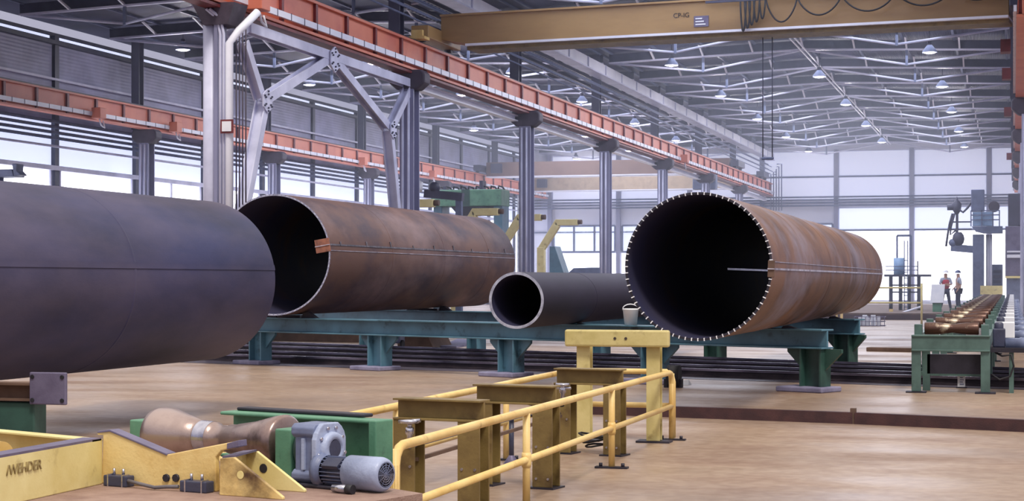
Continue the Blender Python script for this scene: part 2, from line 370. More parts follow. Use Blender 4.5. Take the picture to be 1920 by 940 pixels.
# gutter girder and pipes along the column row
g = thing('gutter_girder', 'long white box girder under the roof valley between the two bays', 'girder', (XC, 120, 15.2))
part(MB().box(XC - .3, XC + .3, 56, YF - .6, 15.2, 15.85), 'girder_box', M['whiteb'], g)
rb = MB()
for i in range(28): yy = 60 + i * 4.6875; rb.box(XC + .3, XC + .36, yy - .06, yy + .06, 15.2, 15.85)
rb.box(XC - .4, XC + .42, 56, YF - .6, 15.12, 15.2)
part(rb, 'stiffeners', M['white'], g)
for j, (dx, z) in enumerate(((-.22, 14.7), (.1, 14.45), (-.2, 14.2), (.22, 13.95), (0, 13.7))):
    solo(MB().cyl((XC + dx, 57, z), (XC + dx, YF - 1, z), .045, n=8), 'service_pipe', M['haze'], 'thin grey service pipe above the central crane beam, %s from the top' % ORDN[j], 'pipe', 'service pipes above the central crane beam')
for j, (x, z) in enumerate(((-27, 15.7), (-28.2, 15.7))):
    t = MB(); t.box(x - .3, x - .24, 56, 140, z, z + .18); t.box(x + .24, x + .3, 56, 140, z, z + .18)
    for q in range(150): t.box(x - .24, x + .24, 56.2 + q * .56, 56.4 + q * .56, z, z + .04)
    solo(t, 'cable_tray', M['cold'], 'dark ladder cable tray under the side bay roof, ' + ('nearer' if j == 0 else 'farther') + ' from the column row', 'cable tray', 'cable trays')
solo(MB().box(-12.48, -12.4, 62, YF - 2, 16.46, 16.54).box(-12.2, -12.12, 62, YF - 2, 16.46, 16.54), 'ridge_tray', M['whiteb'], 'white twin cable track running along the ridge of the main bay', 'cable tray')
# ------------------------------------------------------------------ crane runway beams
def runway(x, y0, y1, side, label, dy0):
    t = thing('crane_runway_beam', label, 'crane beam', (x, y0, 11.4))
    part(MB().box(x - .06, x + .06, y0, y1, 11.48, 12.62), 'web', M['red'], t)
    part(MB().box(x - .2, x + .2, y0, y1, 12.6, 12.7), 'flange', M['red'], t)
    part(MB().box(x - .25, x + .25, y0, y1, 11.4, 11.5), 'flange', M['red'], t)
    part(MB().box(x - .05, x + .05, y0, y1, 12.7, 12.8), 'rail', M['darks'], t)
    s = MB(); yy = dy0
    first = None
    while yy < y1:
        if yy > y0:
            mb = MB().box(x - .17, x + .17, yy - .1, yy + .1, 11.5, 12.6)
            if first is None: first = part(mb, 'stiffener', M['redd'], t); fy = yy
            else:
                c = first.copy(); C.objects.link(c); c.parent = t; c.location = (0, (yy - fy) * K, 0)
        yy += 3.125
    xt = x + side * .36
    part(MB().box(min(xt, xt - side * .12), max(xt, xt - side * .12), y0, y1, 11.6, 11.82), 'conductor_rail', M['whiteb'], t)
    tk = MB(); yy = y0
    while yy < y1: tk.box(xt - .015, xt + .015, yy, yy + .035, 11.59, 11.84); yy += 1.2
    part(tk, 'rail_clips', M['cold'], t, stuff=True)
    return t
rc = runway(XC, 38, YF - .6, 1, 'long red crane runway beam on the central column row', 41.3)
rl = runway(XL, 60, YF - .6, 1, 'long red crane runway beam along the side wall', 60.1)
rr = runway(.35, 62, YF - .6, -1, 'red crane runway beam at the edge of the main bay', 63.2)
def jbox(x, y, t):
    m = part(MB().box(x + .3, x + .85, y - .35, y + .35, 11.45, 12.05), 'junction_box', M['red'], t, bevel=.03)
    part(MB().tube([(x + .6, y, 11.45), (x + .6, y + .2, 11.1), (x + .55, y + .7, 11.0), (x + .4, y + .8, 11.4)], .04), 'cable', M['whiteb'], t)
for u in (168, 313, 668, 800): jbox(XL, PX(u, 230, XL).y, rl)
for u in (455, 1270): jbox(XC, PX(u, 230, XC).y, rc)
for y in (74, 84, 103, 140): part(MB().box(-.5, -.1, y - .4, y + .4, 11.7, 12.2), 'junction_box', M['redd'], rr)
# ------------------------------------------------------------------ columns
def make_column(name, label, group, m, mc, top=True):
    t = thing(name, label, 'column', (0, 0, 0), group)
    s = MB(); s.ibeam((0, 0, 0), (0, 0, 11.0), .8, .62, .08, .1, up=(0, 1, 0)); part(s, 'shaft', m, t)
    c = MB().prism([(-.45, -.42, 10.55), (.45, -.42, 10.55), (.8, -.42, 10.85), (.8, -.42, 11.25), (.62, -.42, 11.4), (-.62, -.42, 11.4), (-.8, -.42, 11.25), (-.8, -.42, 10.85)], (0, .84, 0))
    part(c, 'corbel', mc, t, bevel=.08)
    for dx in (-.16, .1): part(MB().cyl((dx, -.45, 0), (dx, -.45, 10.5), .06, n=8), 'conduit', M['white'], t)
    part(MB().box(-.6, .6, -.6, .6, 0, .08), 'base_plate', M['cold'], t)
    if top:
        s = MB().ibeam((-.6, 0, 11.4), (-.6, 0, 16.7), .6, .5, .06, .08, up=(0, 1, 0)); part(s, 'upper_post', M['cold'], t)
    return t
colY = [52.1 + 18.72 * i for i in range(8)]
c0 = make_column('steel_column', 'pale steel column with corbel, second from the camera in the central row', 'columns of the central row', M['col'], M['cap'])  # greyer than the nearest column: dimmer light put into the paint
c0.location = V((XC, colY[1], 0)) * K
for i in range(2, 7):
    dup(c0, (XC, colY[i], 0), 'steel column with dark corbel under the central red beam, %s from the camera' % ORDN[i])
# nearest central column: round pillar with pipes
t = thing('steel_column', 'large pale round-fronted column with pipes beside the white Y-shaped bracing', 'column', (XC, colY[0], 0), 'columns of the central row')
y = colY[0]
part(MB().cyl((XC - .25, y, 0), (XC - .25, y, 11.2), .27, n=24), 'shaft', M['white'], t)  # paler than the rest of its row: stronger light put into the colour
part(MB().box(XC, XC + .12, y - .35, y + .35, 0, 11.2), 'web_plate', M['col'], t)
part(MB().prism([(XC - .35, y - .4, 10.7), (XC + .5, y - .4, 10.7), (XC + .75, y - .4, 11.4), (XC - .75, y - .4, 11.4)], (0, 1, 0)), 'corbel', M['cap'], t)
for dx, r in ((.2, .05), (.32, .05)): part(MB().tube([(XC + dx, y - .3, 0), (XC + dx, y - .3, 10.4), (XC + dx - .1, y - .3, 10.9), (XC + dx - .4, y - .5, 11.2)], r), 'conduit', M['white'], t)
part(MB().tube([(XC + .52, y - .3, 0), (XC + .52, y - .3, 10.1), (XC + .75, y - .1, 10.5), (XC + 1.1, y + .6, 11.2)], .13, n=14), 'drain_pipe', M['whiteb'], t)
part(MB().box(XC - .85, XC - .35, y - .25, y + .25, 11.4, 16.7), 'upper_post', M['cold'], t)
ropes = thing('hanging_ropes', 'thin dark ropes hanging beside the large pale column', 'rope', PX(450, 380, XC + .6) * 1.0)
for j in range(4):
    p = PX(443 + j * 6, 120, XC + .5); part(MB().cyl((p.x, p.y, 11.0), (p.x, p.y, 3.0), .025, n=6), 'rope', M['cap'], ropes)
sg = thing('fire_sign', 'small red and white square safety sign on the large pale column', 'sign', (XC + .52, y - .45, 7.3))
pc = PX(430, 238, XC + .52)
part(MB().box(XC + .3, XC + .74, y - .5, y - .45, pc.z - .22, pc.z + .22), 'panel', M['redd'], sg)
part(MB().box(XC + .36, XC + .68, y - .52, y - .5, pc.z - .16, pc.z + .16), 'symbol', M['wbox'], sg)
# side row columns
lcY = [75.5, 94.4, 113.1, 131.8, 150.5, 169.2]
c1 = make_column('steel_column', 'grey column by the side wall under the left beam, first in its row', 'columns along the side wall', M['col'], M['cap'])
c1.location = V((XL, lcY[0], 0)) * K
for i in range(1, 6): dup(c1, (XL, lcY[i], 0), 'grey column by the side wall under its red beam, %s from the camera' % ORDN[i])
c2 = make_column('steel_column', 'column at the edge of the main bay, first in its row', 'columns at the edge of the main bay', M['white'], M['cap'])
c2.location = V((.7, 89.6, 0)) * K
for i in range(1, 5): dup(c2, (.7, 89.6 + 18.72 * i, 0), 'column under the red beam at the edge of the main bay, %s from the camera' % ORDN[i])
# bracing
b = thing('column_bracing', 'white Y-shaped steel bracing between the first two central columns', 'bracing', (XC, 61, 4.7))
def pp(u, v): return PX(u, v, XC)
def bar(u0, v0, u1, v1, nm='brace', w_=.34, m=M['white']):
    part(MB().ibeam(pp(u0, v0), pp(u1, v1), w_, .34, .05, .06, up=(1, 0, 0)), nm, m, b)
bar(462, 52, 767, 157, 'chord', .36)
bar(609, 112, 492, 188); bar(455, 80, 487, 184); bar(492, 192, 440, 470, 'leg', .42)
bar(628, 118, 726, 240); bar(766, 165, 732, 236); bar(727, 246, 748, 470, 'leg', .42)
bar(462, 50, 432, 68, 'brace', .26)
for (u, v, s) in ((490, 190, .42), (728, 244, .4), (617, 112, .5)):
    p = pp(u, v)
    g = part(MB().prism([(XC + .2, p.y + math.cos(a) * s, p.z + math.sin(a) * s) for a in [math.pi * (2 * q + 1) / 6 for q in range(6)]], (.05, 0, 0)), 'gusset_plate', M['white'], b)
    bt = MB()
    for q in range(6):
        a = math.pi * (2 * q + 1) / 6
        for rr_ in (.55, .8): bt.cyl((XC + .24, p.y + math.cos(a) * s * rr_, p.z + math.sin(a) * s * rr_), (XC + .3, p.y + math.cos(a) * s * rr_, p.z + math.sin(a) * s * rr_), .035, n=6)
    part(bt, 'bolts', M['post'], g)
sb = thing('surge_beam', 'long white beam just below the central red runway beam', 'beam', (XC - .6, 72, 11))
part(MB().ibeam((XC - .55, 72, 11.0), (XC - .55, YF - 1, 11.0), .32, .4, .06, .06), 'beam', M['whiteb'], sb)
part(MB().box(XC - .3, XC + .25, 39, YF - 1, 11.24, 11.34), 'cover_strip', M['redd'], sb)
# service pipes along side and far wall
for j, z in enumerate((11.2, 10.9, 10.6, 10.3)):
    solo(MB().tube([(WX + .95, 56, z), (WX + .95, YF - .9, z), (4, YF - .9, z)], .09), 'service_pipe', M['haze'], 'dark service pipe on the side and far wall, %s of four' % ORDN[j], 'pipe', 'service pipes along the walls')
solo(MB().cyl((WX + .9, 56, 9.85), (WX + .9, YF - .9, 9.85), .07, n=8), 'service_pipe', M['white'], 'pale pipe running along the side wall below the dark pipes', 'pipe')
cn = thing('conduit_bundle', 'nested bent grey conduits on the far wall beside the central beam end', 'conduit', (-24, YF - 1, 9))
for j in range(5):
    p = PY(1466 - j * 5, 308 + j * 5, YF - 1)
    part(MB().tube([(-24.0, YF - 1.25, p.z), (p.x, YF - 1.25, p.z), (p.x, YF - 1.25, 9.8)], .06, n=6), 'conduit', M['haze'], cn)
# ------------------------------------------------------------------ lamps
def make_lamp(label, hz):
    t = thing('pendant_lamp', label, 'lamp', (0, 0, 0), 'high-bay pendant lamps')
    part(MB().lathe((0, 0, 0), (0, 0, 1), [(0, .42), (.1, .4), (.28, .26), (.4, .16), (.42, .14)], n=20, caps=False), 'lamp_shade', M['haze'], t)
    part(MB().cyl((0, 0, .4), (0, 0, .62), .13, n=12), 'housing', M['cold'], t)
    part(MB().lathe((0, 0, .03), (0, 0, 1), [(-.09, .12), (-.06, .3), (0, .38), (.02, .38)], n=20), 'diffuser', M['lampg'], t)
    part(MB().cyl((0, 0, .6), (0, 0, hz), .03, n=6), 'hanger', M['cold'], t)
    return t
lp = None; rows = [(-4.62, 103.7, 5, 'edge'), (-12.0, 114.2, 4, 'ridge'), (-20.0, 105.6, 5, 'column'), (-30.4, 106.8, 4, 'inner side'), (-45.3, 90.9, 6, 'side wall'), (-37.5, 100, 5, 'middle side')]
for x, y0, cnt, nm in rows:
    lp = None; xq = (x % 24.7) / 12.35; hz0 = EZ + .62 + (RZ - EZ) * (xq if xq < 1 else 2 - xq) - 15.55 + .13
    for i in range(cnt):
        y = y0 + 18.65 * i
        if y > YF - 2: continue
        lab = 'glowing pendant lamp in the %s row under the roof, %s of the row' % (nm, ORDN[i])
        if lp is None: lp = make_lamp(lab, hz0); o = lp; o.location = V((x, y, 15.55)) * K
        else: o = dup(lp, (x, y, 15.55), lab)
        l = bpy.data.lights.new('lamp_light', 'POINT'); l.energy = 110; l.shadow_soft_size = .25; l.color = (1, .95, 1)
        lo = bpy.data.objects.new('lamp_light', l); lo.location = V((x, y, 15.3)) * K; C.objects.link(lo)
# ------------------------------------------------------------------ near overhead crane
yl, yr = 74.6, 72.3
cr = thing('overhead_crane', 'big yellow overhead crane girder spanning the main bay with cable loops', 'crane', (-12.3, 73.4, 12.8))
gl, gr = V((XC + .5, yl, 0)), V((-.1, yr, 0)); gd = (gr - gl).normalized(); gn = V((gd.y, -gd.x, 0))
def G(s, off, z): q = gl.lerp(gr, s); return V((q.x, q.y, 0)) + gn * off + V((0, 0, z))
gb = MB()
pf = [(0, 13.1), (0.055, 12.85), (1, 12.85), (1, 14.1), (0.0, 14.1)]
gb.prism([G(s, .8, z) for s, z in pf], -gn * 1.6); girder = part(gb, 'girder', M['crane'], cr)
part(MB().prism([G(0.05, .95, 12.75), G(1, .95, 12.75), G(1, .95, 12.85), G(.05, .95, 12.85)], -gn * 1.9), 'lower_flange', M['whiteb'], cr)
part(MB().prism([G(0, .95, 14.1), G(1, .95, 14.1), G(1, .95, 14.18), G(0, .95, 14.18)], -gn * 1.9), 'upper_flange', M['crane'], cr)
part(MB().prism([G(0.05, .7, 12.6), G(1, .7, 12.6), G(1, .7, 12.75), G(.05, .7, 12.75)], -gn * 1.4), 'underside_plate', M['rust_y'], cr)
for x, yy in ((XC, yl), (.2, yr)):
    e = part(MB().box(x - .35, x + .45, yy - 2.6, yy + 2.0, 12.95, 13.5), 'end_truck', M['crane'] if x < -5 else M['cold'], cr, bevel=.04)
    for dy in (-2.2, 1.6): part(MB().cyl((x - .15, yy + dy, 13.01), (x + .15, yy + dy, 13.01), .2, n=16), 'wheel', M['darks'], e)
# festoon
trk = part(MB().beam(G(.5, 1.15, 14.0), G(1, 1.15, 14.0), .08, .1), 'festoon_track', M['cold'], cr)
def loop(s0, s1, drop, nm='festoon_cable', off=1.15, m=M['black'], r=.035):
    pts = []
    for i in range(15):
        a = i / 14; pts.append(G(s0 + (s1 - s0) * a, off, 13.97 - drop * (1 - (2 * a - 1) ** 2) ** .8))
    part(MB().tube(pts, r, n=6), nm, m, cr)
def su(u, z=13.9):   # fraction along the girder for a picture column
    d = ray(u, 0); k0 = gl.x / d.x if False else None
    # intersect vertical plane of girder
    n_ = gn; t = (gl + gn * 1.15).dot(n_) / (d.x * n_.x + d.y * n_.y); p = d * t
    return (V((p.x, p.y, 0)) - gl).dot(gd) / (gr - gl).length
lu = [1436, 1495, 1578, 1680, 1787, 1880]
for a, b_, dr in zip(lu[:-1], lu[1:], (.95, .75, .7, .6, .5)): loop(su(a), su(b_), dr)
for j, u in enumerate((1388, 1396, 1404, 1413, 1424)): loop(su(u), su(u + 11), 1.25 - .12 * j, r=.04)
part(MB().box(G(.58, 0, 0).x, G(.74, 0, 0).x, yr + .1, yl - .4, 14.2, 14.9), 'trolley', M['bluel'], cr)
hr = MB()
for u in (1416, 1434): q = G(su(u), -.2, 0); hr.cyl((q.x, q.y, 12.8), (q.x, q.y, 7.6), .022, n=6)
part(hr, 'hoist_rope', M['post'], cr); q = G(su(1425), -.2, 0)
part(MB().box(q.x - .26, q.x + .26, q.y - .06, q.y + .06, 7.5, 7.62), 'hook_block', M['haze'], cr, bevel=.05)
sp_ = su(1311)
pn = part(MB().prism([G(sp_ - .013, .84, 13.05), G(sp_ + .013, .84, 13.05), G(sp_ + .013, .84, 13.5), G(sp_ - .013, .84, 13.5)], gn * -.04), 'rating_plate', M['plate'], cr, 'blue-purple rating plate')
ln = MB()
for j in range(3):
    ln.prism([G(sp_ - .010, .87, 13.12 + j * .12), G(sp_ + .008 - .003 * j, .87, 13.12 + j * .12), G(sp_ + .008 - .003 * j, .87, 13.17 + j * .12), G(sp_ - .010, .87, 13.17 + j * .12)], gn * -.02)
part(ln, 'plate_print', M['wbox'], pn)
def text(body, org, xdir, zdir, size, m, parent, name='lettering'):
    c = bpy.data.curves.new(name, 'FONT'); c.body = body; c.size = size * K; c.extrude = .004; c.materials.append(m); c.align_x = 'LEFT'
    o = bpy.data.objects.new(name, c); C.objects.link(o); o.parent = parent
    x = V(xdir).normalized(); y = V(zdir).normalized(); z = x.cross(y)
    mt = Matrix((x, y, z)).transposed().to_4x4(); mt.translation = (V(org) - ORG[parent.name]) * K
    bpy.context.view_layer.update(); me = bpy.data.meshes.new_from_object(o.evaluated_get(bpy.context.evaluated_depsgraph_get()))
    bpy.data.objects.remove(o); me.transform(mt); o = bpy.data.objects.new(name, me); C.objects.link(o); o.parent = parent; return o
text('CP-IG', G(su(1258), .82, 13.48), gd, (0, 0, 1), .28, M['inkd'], cr)
# upper-left yellow stop on the runway
solo(MB().box(XC - .2, XC + .5, 71.3, 72.0, 12.82, 12.94).box(XC - .1, XC + .4, 71.3, 71.5, 12.94, 13.2), 'rail_stop', M['yel'], 'small yellow rail stop beside the crane end on the central red beam', 'rail stop')
# far cranes in the side bay
def far_crane(y, m, lab, z0):
    t = thing('overhead_crane', lab, 'crane', ((XC + XL) / 2, y, z0), 'far cranes of the side bay')
    part(MB().box(XL + .6, XC - .6, y - .7, y + .7, z0, z0 + 1.35), 'girder', m, t)
    part(MB().box(XL + .6, XC - .6, y - .85, y + .85, z0 - .1, z0), 'lower_flange', M['whiteb'], t)
    for x in (XL, XC):
        e = part(MB().box(x - .3, x + .45, y - 2, y + 2, 12.95, 13.5), 'end_truck', M['cold'], t)
        for dy in (-1.7, 1.7): part(MB().cyl((x - .1, y + dy, 13.01), (x + .2, y + dy, 13.01), .22, n=12), 'wheel', M['darks'], e)
    part(MB().box(XL + 1.2, XL + 2.2, y - 1.3, y - .7, z0 + .3, z0 + 1.2), 'drive_motor', M['cold'], t)
far_crane(163, M['craned'], 'brown overhead crane girder crossing the side bay, nearer of two', 12.45)
M['tan'] = mat('tan_paint', 'bfa98f', 'ad977f', bump=0)
far_crane(180, M['tan'], 'pale tan crane girder just before the far wall of the side bay', 11.9)

# ------------------------------------------------------------------ floor tracks
def fline(u, v0, u0, sl): return Pz(u, v0 + (u - u0) * sl)
FA, FB = Pz(300, 679), Pz(1960, 733); RA, RB = Pz(300, 640), Pz(1960, 704)
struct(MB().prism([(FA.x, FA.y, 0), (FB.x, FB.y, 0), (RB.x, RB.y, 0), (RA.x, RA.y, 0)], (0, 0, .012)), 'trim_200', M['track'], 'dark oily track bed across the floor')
for j, f in enumerate((.12, .34, .62, .86)):
    a = FA.lerp(RA, f); b_ = FB.lerp(RB, f)
    t = thing('floor_rail', 'low steel floor rail crossing the hall under the rack, %s from the camera' % ORDN[j], 'rail', (a + b_) / 2, 'floor rails under the rack')
    part(MB().beam(a + V((0, 0, .03)), b_ + V((0, 0, .03)), .3, .05), 'foot', M['railside'], t)
    part(MB().beam(a + V((0, 0, .11)), b_ + V((0, 0, .11)), .05, .13), 'web', M['railside'], t)
    part(MB().beam(a + V((0, 0, .19)), b_ + V((0, 0, .19)), .12, .06), 'head', M['rail'], t)
a, b_ = Pz(1105, 777), Pz(1600, 795); c_ = Pz(1980, 813)
t = thing('steel_kerb', 'long dark rusty steel kerb beam lying across the open floor', 'kerb', (a + c_) / 2)
for p, q in ((a, b_), (b_ + (c_ - b_).normalized() * .05, c_)):
    part(MB().beam(p + V((0, 0, .1)), q + V((0, 0, .1)), .14, .2), 'channel', M['rust'], t)
part(MB().beam(b_ + V((0, 0, 0)), b_ + V((0, 0, .27)), .1, .12), 'joint_plate', M['brown'], t)

# ------------------------------------------------------------------ pipe rack
RT = 1.40
def FLn(u): return Pz(u, 684 + (u - 500) * 51 / 1030)
def RLn(u): return Pz(u, 650 + (u - 690) * 30 / 651)
rack = thing('pipe_rack', 'long low teal steel rack with many legs carrying the three open pipes', 'rack', (FLn(960) + RLn(1000)) / 2)
for fn, u0, u1, us in ((FLn, 430, 1552, (488, 712, 958, 1228, 1528)), (RLn, 430, 1612, (480, 690, 893, 1125, 1341, 1585))):
    a, b_ = fn(u0), fn(u1); dr = (b_ - a); dr.z = 0; dr.normalize(); nr = V((-dr.y, dr.x, 0))
    up = V((0, 0, 1))
    part(MB().ibeam(a + up * (RT - .22), b_ + up * (RT - .22), .44, .5, .04, .06), 'top_beam', M['teal'], rack, bevel=.01)
    for u in us:
        p = fn(u); p = V((p.x, p.y, 0)); z0 = .12 if fn is FLn else .03
        lg = MB(); lg.ibeam(p + up * z0, p + up * (RT - .44), .56, .42, .05, .05, up=dr)
        leg = part(lg, 'leg', M['teal'] if u < 1300 else M['dgreen'], rack, bevel=.006)  # legs at the right are darker: shade put into their paint
        for s in (1, -1):
            q = p + dr * (s * .28)
            part(MB().prism([q + up * (RT - .44) - nr * .04, q + dr * (s * .42) + up * (RT - .44) - nr * .04, q + dr * (s * .42) + up * (RT - .52) - nr * .04, q + up * (RT - .92) - nr * .04], nr * .08), 'haunch', M['teal'] if u < 1300 else M['dgreen'], leg)  # haunches follow the shaded colour of their leg
        if fn is FLn:
            o_ = p - dr * .15
            pd = MB().prism([o_ - dr * .6 - nr * .45, o_ + dr * .6 - nr * .45, o_ + dr * .6 + nr * .4, o_ - dr * .6 + nr * .4], up * .12)
            part(pd, 'foot_pad', M['pad'], leg, bevel=.03)
        else:
            part(MB().prism([p - dr * .4 - nr * .35, p + dr * .4 - nr * .35, p + dr * .4 + nr * .35, p - dr * .4 + nr * .35], up * .03), 'base_plate', M['railside'], leg)

# ------------------------------------------------------------------ pipes
def pipe(u, v, rv, d, yend, wall, m, label, bottom=None, seam=None, marks=0, y0=None):
    c = Pd(u, v, d); r = rv * d / F
    if bottom is not None: c.z = bottom + r
    if y0 is not None: c.y = y0
    t = thing('steel_pipe', label, 'pipe', (c.x, c.y, c.z - r))
    A = V((c.x, c.y, c.z)); B = V((c.x, yend, c.z)); L = yend - c.y
    o = MB(); o.lathe(A, B, [(0, r), (L, r)], n=96, caps=False); part(o, 'outer_shell', m, t)
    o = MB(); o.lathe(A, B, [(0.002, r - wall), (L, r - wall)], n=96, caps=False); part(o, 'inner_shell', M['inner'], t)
    for tt in (0, L):
        part(MB().lathe(A, B, [(tt, r), (tt, r - wall)], n=96, caps=False), 'cut_rim', M['rimst'] if marks != 1 else M['darks'], t)
    if L > 6:
        for q in range(1, int(L // 5.2) + 1):
            yy = q * 5.2
            if yy < L - 1: part(MB().lathe(A, B, [(yy, r), (yy + .01, r + .006), (yy + .06, r + .006), (yy + .07, r)], n=96, caps=False), 'ring_seam', m, t)
    if marks:
        n_ = 72 if marks == 1 else 88
        for i in range(n_):
            k = MB()
            a = 2 * math.pi * i / n_; ct, st = math.cos(a), math.sin(a)
            p = A + V((ct, 0, st)) * (r - wall * .5) - V((0, .012, 0)); rad = V((ct, 0, st)); tg = V((-st, 0, ct))
            wd = .009 if marks == 1 else .006; h = wall * (.7 if marks == 1 else .7)
            k.hexa([p - tg * wd - rad * h, p + tg * wd - rad * h, p + tg * wd - rad * h + V((0, .05, 0)), p - tg * wd - rad * h + V((0, .05, 0)),
                    p - tg * wd + rad * h, p + tg * wd + rad * h, p + tg * wd + rad * h + V((0, .05, 0)), p - tg * wd + rad * h + V((0, .05, 0))])
            part(k, 'rim_mark', M['wbox'] if marks == 1 else M['pad'], t)
    return t, A, r, L
tp1, A1, r1, L1 = pipe(371, 526, 150, 34, None or 31.2, .05, M['pipe1'], 'huge dark blue-grey pipe in front, its open end out of the picture', y0=10.0)
tp2, A2, r2, L2 = pipe(513, 478, 114, 50, 65.3, .045, M['pipe2'], 'large brown open pipe with rusty tab, resting on the teal rack behind the dark pipe', bottom=1.482, marks=2)
tp3, A3, r3, L3 = pipe(1308.5, 500, 139.5, 31.5, 58.5, .04, M['pipe3'], 'large rust-brown open pipe with white tick marks round its rim', bottom=1.408, marks=1)
tp4, A4, r4, L4 = pipe(968, 564, 53.4, 39.2, 60, .062, M['pipe4'], 'small black pipe with bright cut rim lying between the two big pipes', bottom=1.408)
def seam(t, A, r, L, ang, m, w_=.02, inner=None, dots=0):
    a = math.radians(ang); rad = V((math.cos(a), 0, math.sin(a))); tg = V((-math.sin(a), 0, math.cos(a)))
    p = A + rad * r; q = MB()
    q.hexa([p - tg * w_, p - tg * w_ + V((0, L, 0)), p + tg * w_ + V((0, L, 0)), p + tg * w_, p - tg * w_ + rad * .012, p - tg * w_ + rad * .012 + V((0, L, 0)), p + tg * w_ + rad * .012 + V((0, L, 0)), p + tg * w_ + rad * .012])
    for i in range(dots):
        y = L * (i + .4) / dots; q.beam(p + V((0, y, 0)) - tg * .02, p + V((0, y, 0)) + tg * (.1 + .04 * (i % 3)), .1, .03, up=rad)
    part(q, 'weld_seam', m, t)
    if inner:
        rad = V((-1, 0, .02)); p = A + rad * (r - inner - .012); q = MB().beam(p + V((0, L * .42, 0)), p + V((0, L, 0)), .05, .03, up=rad)  # inner strip covers only the lit stretch: seam's glint put into the shape
        part(q, 'weld_seam', M['chrome'], t, 'bright strip for the glint on the weld seam inside the pipe')
seam(tp3, A3, r3, L3, -2, M['seam'], .018, inner=.04)
seam(tp3, A3, r3, L3 * .96, 3.5, M['seam'], .006)
seam(tp2, A2, r2, L2, 9.5, M['seamd'], .025, dots=9)
seam(tp2, A2, r2, L2, 4.0, M['seam'], .007)
seam(tp1, A1, r1, L1, 9, M['pipe1'], .05)
def tab(t, A, r, ang, s0, s1, h, dy, m, lab):
    a = math.radians(ang); rad = V((math.cos(a), 0, math.sin(a))); tg = V((-math.sin(a), 0, math.cos(a)))
    p = A + V((0, -dy, 0)); q = MB()
    q.hexa([p + rad * (r - s0) - tg * h, p + rad * (r + s1) - tg * h, p + rad * (r + s1) - tg * h + V((0, .05, 0)), p + rad * (r - s0) - tg * h + V((0, .05, 0)),
            p + rad * (r - s0) + tg * h, p + rad * (r + s1) + tg * h, p + rad * (r + s1) + tg * h + V((0, .05, 0)), p + rad * (r - s0) + tg * h + V((0, .05, 0))])
    k = part(q, 'run_off_tab', m, t, lab, bevel=.008)
    part(MB().beam(p + rad * (r - s0) - V((0, .01, 0)), p + rad * (r + s1) - V((0, .01, 0)), .03, .02), 'weld_bead', M['seam'], k)
tab(tp2, A2, r2, 9.5, .42, .02, .19, .05, M['tab'], 'rusty orange tab')
tab(tp3, A3, r3, -2, .08, .04, .15, .03, M['brown'], 'brown tab')
# chocks
for (A, r, fn, lab) in ((A2, r2, FLn, 'front beam under the large brown pipe'), (A2, r2, RLn, 'rear beam under the large brown pipe')):
    # find crossing with beam line
    p, q = fn(430), fn(1550); s = (A.x - p.x) / (q.x - p.x); y = p.y + (q.y - p.y) * s
    solo(MB().box(A.x - .35, A.x + .35, y - .15, y + .15, RT, 1.474), 'steel_packer', M['darks'], 'thin dark packer on the ' + lab, 'packer')
for (A, r, nm) in ((A2, r2, 'brown pipe'), (A3, r3, 'rust-brown pipe'), (A4, r4, 'small black pipe')):
    for fn, w2 in ((FLn, 'front'), (RLn, 'rear')):
        for s_ in (1, -1):
            xx = A.x + s_ * r * .3; p, q = fn(430), fn(1600); y = p.y + (q.y - p.y) * (xx - p.x) / (q.x - p.x)
            hh = A.z - math.sqrt(r * r - (r * .3) ** 2) - RT - .01
            solo(MB().prism([(xx - s_ * .02, y - .12, RT), (xx + s_ * .25 * r, y - .12, RT), (xx + s_ * .1 * r, y - .12, RT + hh * 1.15), (xx + s_ * .03, y - .12, RT + hh)], (0, .24, 0)), 'pipe_wedge', M['darks'], 'dark wedge on the %s rack beam, %s side of the %s' % (w2, 'right' if s_ > 0 else 'left', nm), 'wedge', 'wedges under the pipes')
# bucket on the rack
p = Pd(1186, 606, 43.0); bx, by = p.x, p.y
pf_, qf_ = FLn(430), FLn(1552); by = pf_.y + (qf_.y - pf_.y) * (bx - pf_.x) / (qf_.x - pf_.x)
t = thing('bucket', 'white plastic bucket with handle standing on the rack beside the rusty pipe', 'bucket', (bx, by, RT))
part(MB().lathe((bx, by, RT), (bx, by, RT + 1), [(0, .01), (0, .15), (.36, .19), (.37, .2), (.4, .2), (.4, .18), (.05, .14), (.05, .01)], n=24, caps=False), 'body', M['wbox'], t)
part(MB().tube([(bx - .2, by, RT + .36)] + [(bx + .2 * math.cos(math.pi - math.pi * i / 8), by - .02, RT + .38 + .13 * math.sin(math.pi * i / 8)) for i in range(1, 8)] + [(bx + .2, by, RT + .36)], .012), 'handle', M['wbox'], t)
# loose steel behind/under the rack
def blk(u0, u1, v, h, dp, m, label, name='steel_block', cat='steel block', cut=0):
    a, b_ = Pz(u0, v), Pz(u1, v + (u1 - u0) * .02); d = (b_ - a).normalized(); nn = V((-d.y, d.x, 0))
    solo(MB().prism([a, b_, b_ + V((0, 0, h)) - d * cut, a + V((0, 0, h))], nn * dp), name, m, label, cat, bevel=.02)
blk(500, 676, 639, .5, .8, M['brown'], 'long brown steel block on the floor behind the rack, under the large brown pipe')
blk(745, 812, 651, .46, 1.5, M['brown'], 'short brown steel block with sloping end behind the rack legs', cut=.25)
blk(1624, 1708, 659, .14, .5, M['brown'], 'long flat rusty steel bar on the floor beside the roller conveyor')
blk(1575, 1602, 592, .5, .6, M['brown'], 'brown steel block beyond the end of the rusty pipe')
solo(MB().box(*(lambda p: (p.x - .08, p.x + .08, p.y - .08, p.y + .08, 0, .9))(Pz(1578, 600))), 'bollard', M['yel'], 'short yellow bollard beyond the end of the rusty pipe', 'bollard')
a_, b__ = Pz(815, 634), Pz(880, 652)
